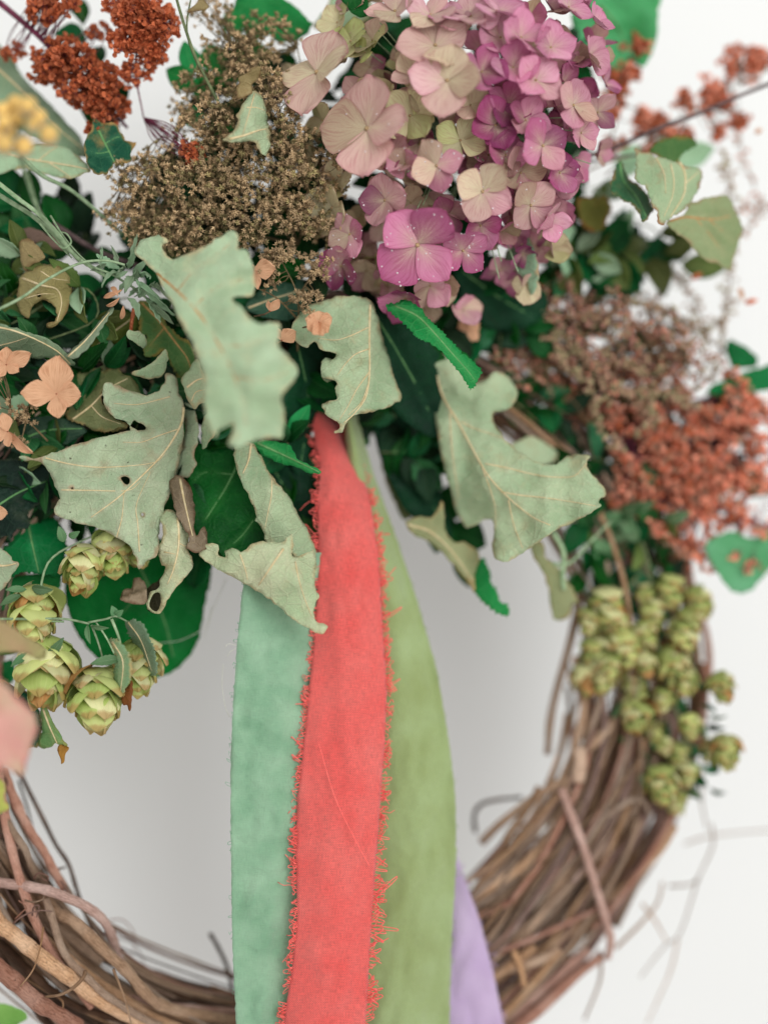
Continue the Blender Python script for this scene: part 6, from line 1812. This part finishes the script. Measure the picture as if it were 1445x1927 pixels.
def hop(root, px, py, d, r, axis=(0, 0, -1), n=24, seed=0, tint=((204, 214, 138), (176, 196, 112), (224, 222, 168))):
    rnd = random.Random(seed)
    e = bpy.data.objects.new("hop_cone", CORE); COL.objects.link(e); e.parent = root
    ax = Vector(axis).normalized()
    R = rot_to(ax, rnd.uniform(0, 6)).to_4x4()
    e.matrix_local = Matrix.Translation(P(px, py, d) - wloc(root)) @ R @ Matrix.Scale(r * S * 1.3, 4)
    for i in range(n):
        t = (i + 0.5) / n
        ang = i * 2.39996
        z0 = -0.85 + 1.15 * t
        q = 0.16 * math.sin(math.pi * min(1, t + 0.12)) ** 0.5
        flare = 0.50 - 0.36 * t + rnd.uniform(-0.14, 0.2)
        if t > 0.9: flare = 0.12
        L = (0.98 - 0.3 * t) * rnd.uniform(0.8, 1.15)
        o = bpy.data.objects.new("bract", BR[i % 4]); COL.objects.link(o); o.parent = e
        # bract: local x points along the bract; start horizontal outward then tilt toward +z
        m = Matrix.Rotation(ang, 4, 'Z') @ Matrix.Translation((q, 0, z0)) @ Matrix.Rotation(-(math.pi / 2 - flare), 4, 'Y') @ Matrix.Rotation(math.pi, 4, 'X') @ Matrix.Scale(L, 4) @ Matrix.Diagonal((1, 1.15, 1, 1))
        # flip so the belly faces outward
        m = Matrix.Rotation(ang, 4, 'Z') @ Matrix.Translation((q, 0, z0)) @ Matrix.Rotation(-(math.pi / 2 - flare), 4, 'Y') @ Matrix.Diagonal((L, L * 1.2, -L, 1))
        o.matrix_local = m
        c = rnd.choice(tint)
        if rnd.random() < 0.07: c = (196, 140, 84)
        j = rnd.uniform(0.88, 1.1)
        o.color = lin(*(min(255, k * j) for k in c))
hl = empty("hop_sprig", P(210, 1172, 2), "sprig of green hop cones in focus, hanging at the left above the bare vine ring", "hop sprig")
for st, r in [([(165,1172,4),(200,1165,4),(218,1160,4),(240,1170,2)],2.2),([(172,1176,3),(185,1210,2),(195,1245,0)],2.2),([(210,1165,4),(222,1195,3),(230,1225,0)],3),([(120,1170,4),(80,1165,3),(60,1130,0)],2.0),([(60,1165,3),(80,1210,2),(85,1230,0)],2.0),([(180,1170,3),(200,1200,6),(215,1230,6)],1.8),([(70,1150,3),(90,1060,-4),(150,1020,-10),(200,1000,-12)],2.4)]:
    px_tube(m := MB(), st, r, 6, 5, 0.8); m.build("stem", M['stem_green'], hl)
for i, (x, y, d, r, ax) in enumerate([(158,1068,-4,42,(-.1,-.5,-1)),(212,1035,-8,40,(.2,-.5,-1)),(66,1152,-2,50,(.1,-.4,-1)),(86,1262,-2,58,(.05,-.4,-1)),(182,1312,-1,54,(.1,-.5,-1)),(262,1250,-8,46,(.1,-.4,-1)),(255,1030,-12,32,(.3,-.3,-1)),(215,1290,-10,34,(0,-.3,-1))]):
    hop(hl, x, y, d, r * 1.12, ax, 26, 500 + i)
for a, b, c, d, w in [(218,1160,210,1140,8),(216,1158,232,1148,7),(172,1178,205,1182,5),(165,1176,170,1212,6),(90,1235,120,1200,9),(60,1230,20,1255,8),(40,1120,0,1140,8),(50,1110,10,1110,7),(120,1020,110,990,9),(130,1010,150,1000,7),(230,1240,170,1250,10),(60,1105,100,1110,10)]:
    pleaf("leaflet", P(a, b, 3), P(c, d, 5), w * S, hl, M['hop_leaf'], .2, .3, .5, 0.08)
hr = empty("hop_vine", P(1220, 1080, -60), "hanging vine of blurred yellow green hop cones on the right side of the ring", "hop vine")
for st, r in [([(1180,960,-58),(1220,1060,-56),(1230,1180,-54),(1260,1300,-54),(1290,1400,-56),(1300,1500,-58)],4),([(1220,1060,-56),(1170,1120,-54),(1120,1200,-52)],3),([(1260,1300,-54),(1330,1290,-58),(1360,1290,-60)],2.6),([(1290,1400,-56),(1350,1420,-60)],2.6),([(1230,1180,-54),(1200,1300,-52),(1190,1340,-52)],3)]:
    px_tube(m := MB(), st, r, 6, 6, 0.7); m.build("stem", M['stem_olive'], hr)
rx = random.Random(6)
HT = ((196, 204, 130), (160, 174, 100), (214, 214, 158))
for i, (x, y, r) in enumerate([(540,480,115),(890,400,100),(1050,460,100),(650,690,120),(490,740,115),(430,880,100),(970,640,100),(910,800,120),(700,930,95),(710,1090,105),(1190,930,85),(1215,1290,95),(1120,1290,70),(850,1480,105),(930,1570,75),(590,600,90),(760,800,70),(1000,560,80),(860,1260,60),(560,820,80),(800,520,80),(760,640,80),(600,800,90),(860,1000,70),(980,900,80),(1010,1150,70),(940,1320,80),(760,420,70),(1000,1420,70),(800,1180,70),(450,560,80),(520,900,70)]):
    hop(hr, 960 + x / 2.979, 980 + y / 2.979, rx.uniform(-60, -48), r / 2.979 * 1.12, (rx.uniform(-.3, .3), -.4, -1), 20, 600 + i, HT)
for k in range(110):
    y = rx.uniform(1020, 1500)
    x = 1185 + (y - 1020) * 0.22 + rx.uniform(-85, 75)
    a = rx.uniform(0, 6.28); L = rx.uniform(22, 44)
    pleaf("leaf", P(x, y, rx.uniform(-70, -54)), P(x + L * math.cos(a), y + L * math.sin(a), rx.uniform(-66, -52)), rx.uniform(7, 13) * S, hr, M[rx.choice(['green_dark', 'green_mid', 'hop_leaf', 'hop_leaf', 'green_dark'])], .2, rx.uniform(-1, 1), .4, 0.06, rim=0.03)
# fine white fibres on the wall side
def fibres():
    r = empty("loose_fibre", P(420, 1300, -20), "wisps of pale fibre beside the mint ribbon's left edge", "thread")
    mb = MB()
    for pts in ([(445,1215,-4),(430,1212,-3),(424,1218,-3)],[(445,1220,-4),(432,1228,-3),(428,1236,-3)],[(420,1250,-6),(418,1290,-6),(424,1330,-6),(432,1350,-6)],[(400,1140,-24),(385,1180,-26),(340,1205,-28),(300,1210,-28)],[(425,1090,-30),(400,1150,-30),(385,1200,-30)]):
        px_tube(mb, pts, 0.6, 4, 5)
    mb.build("fibre", M['thread_white'], r)
fibres()
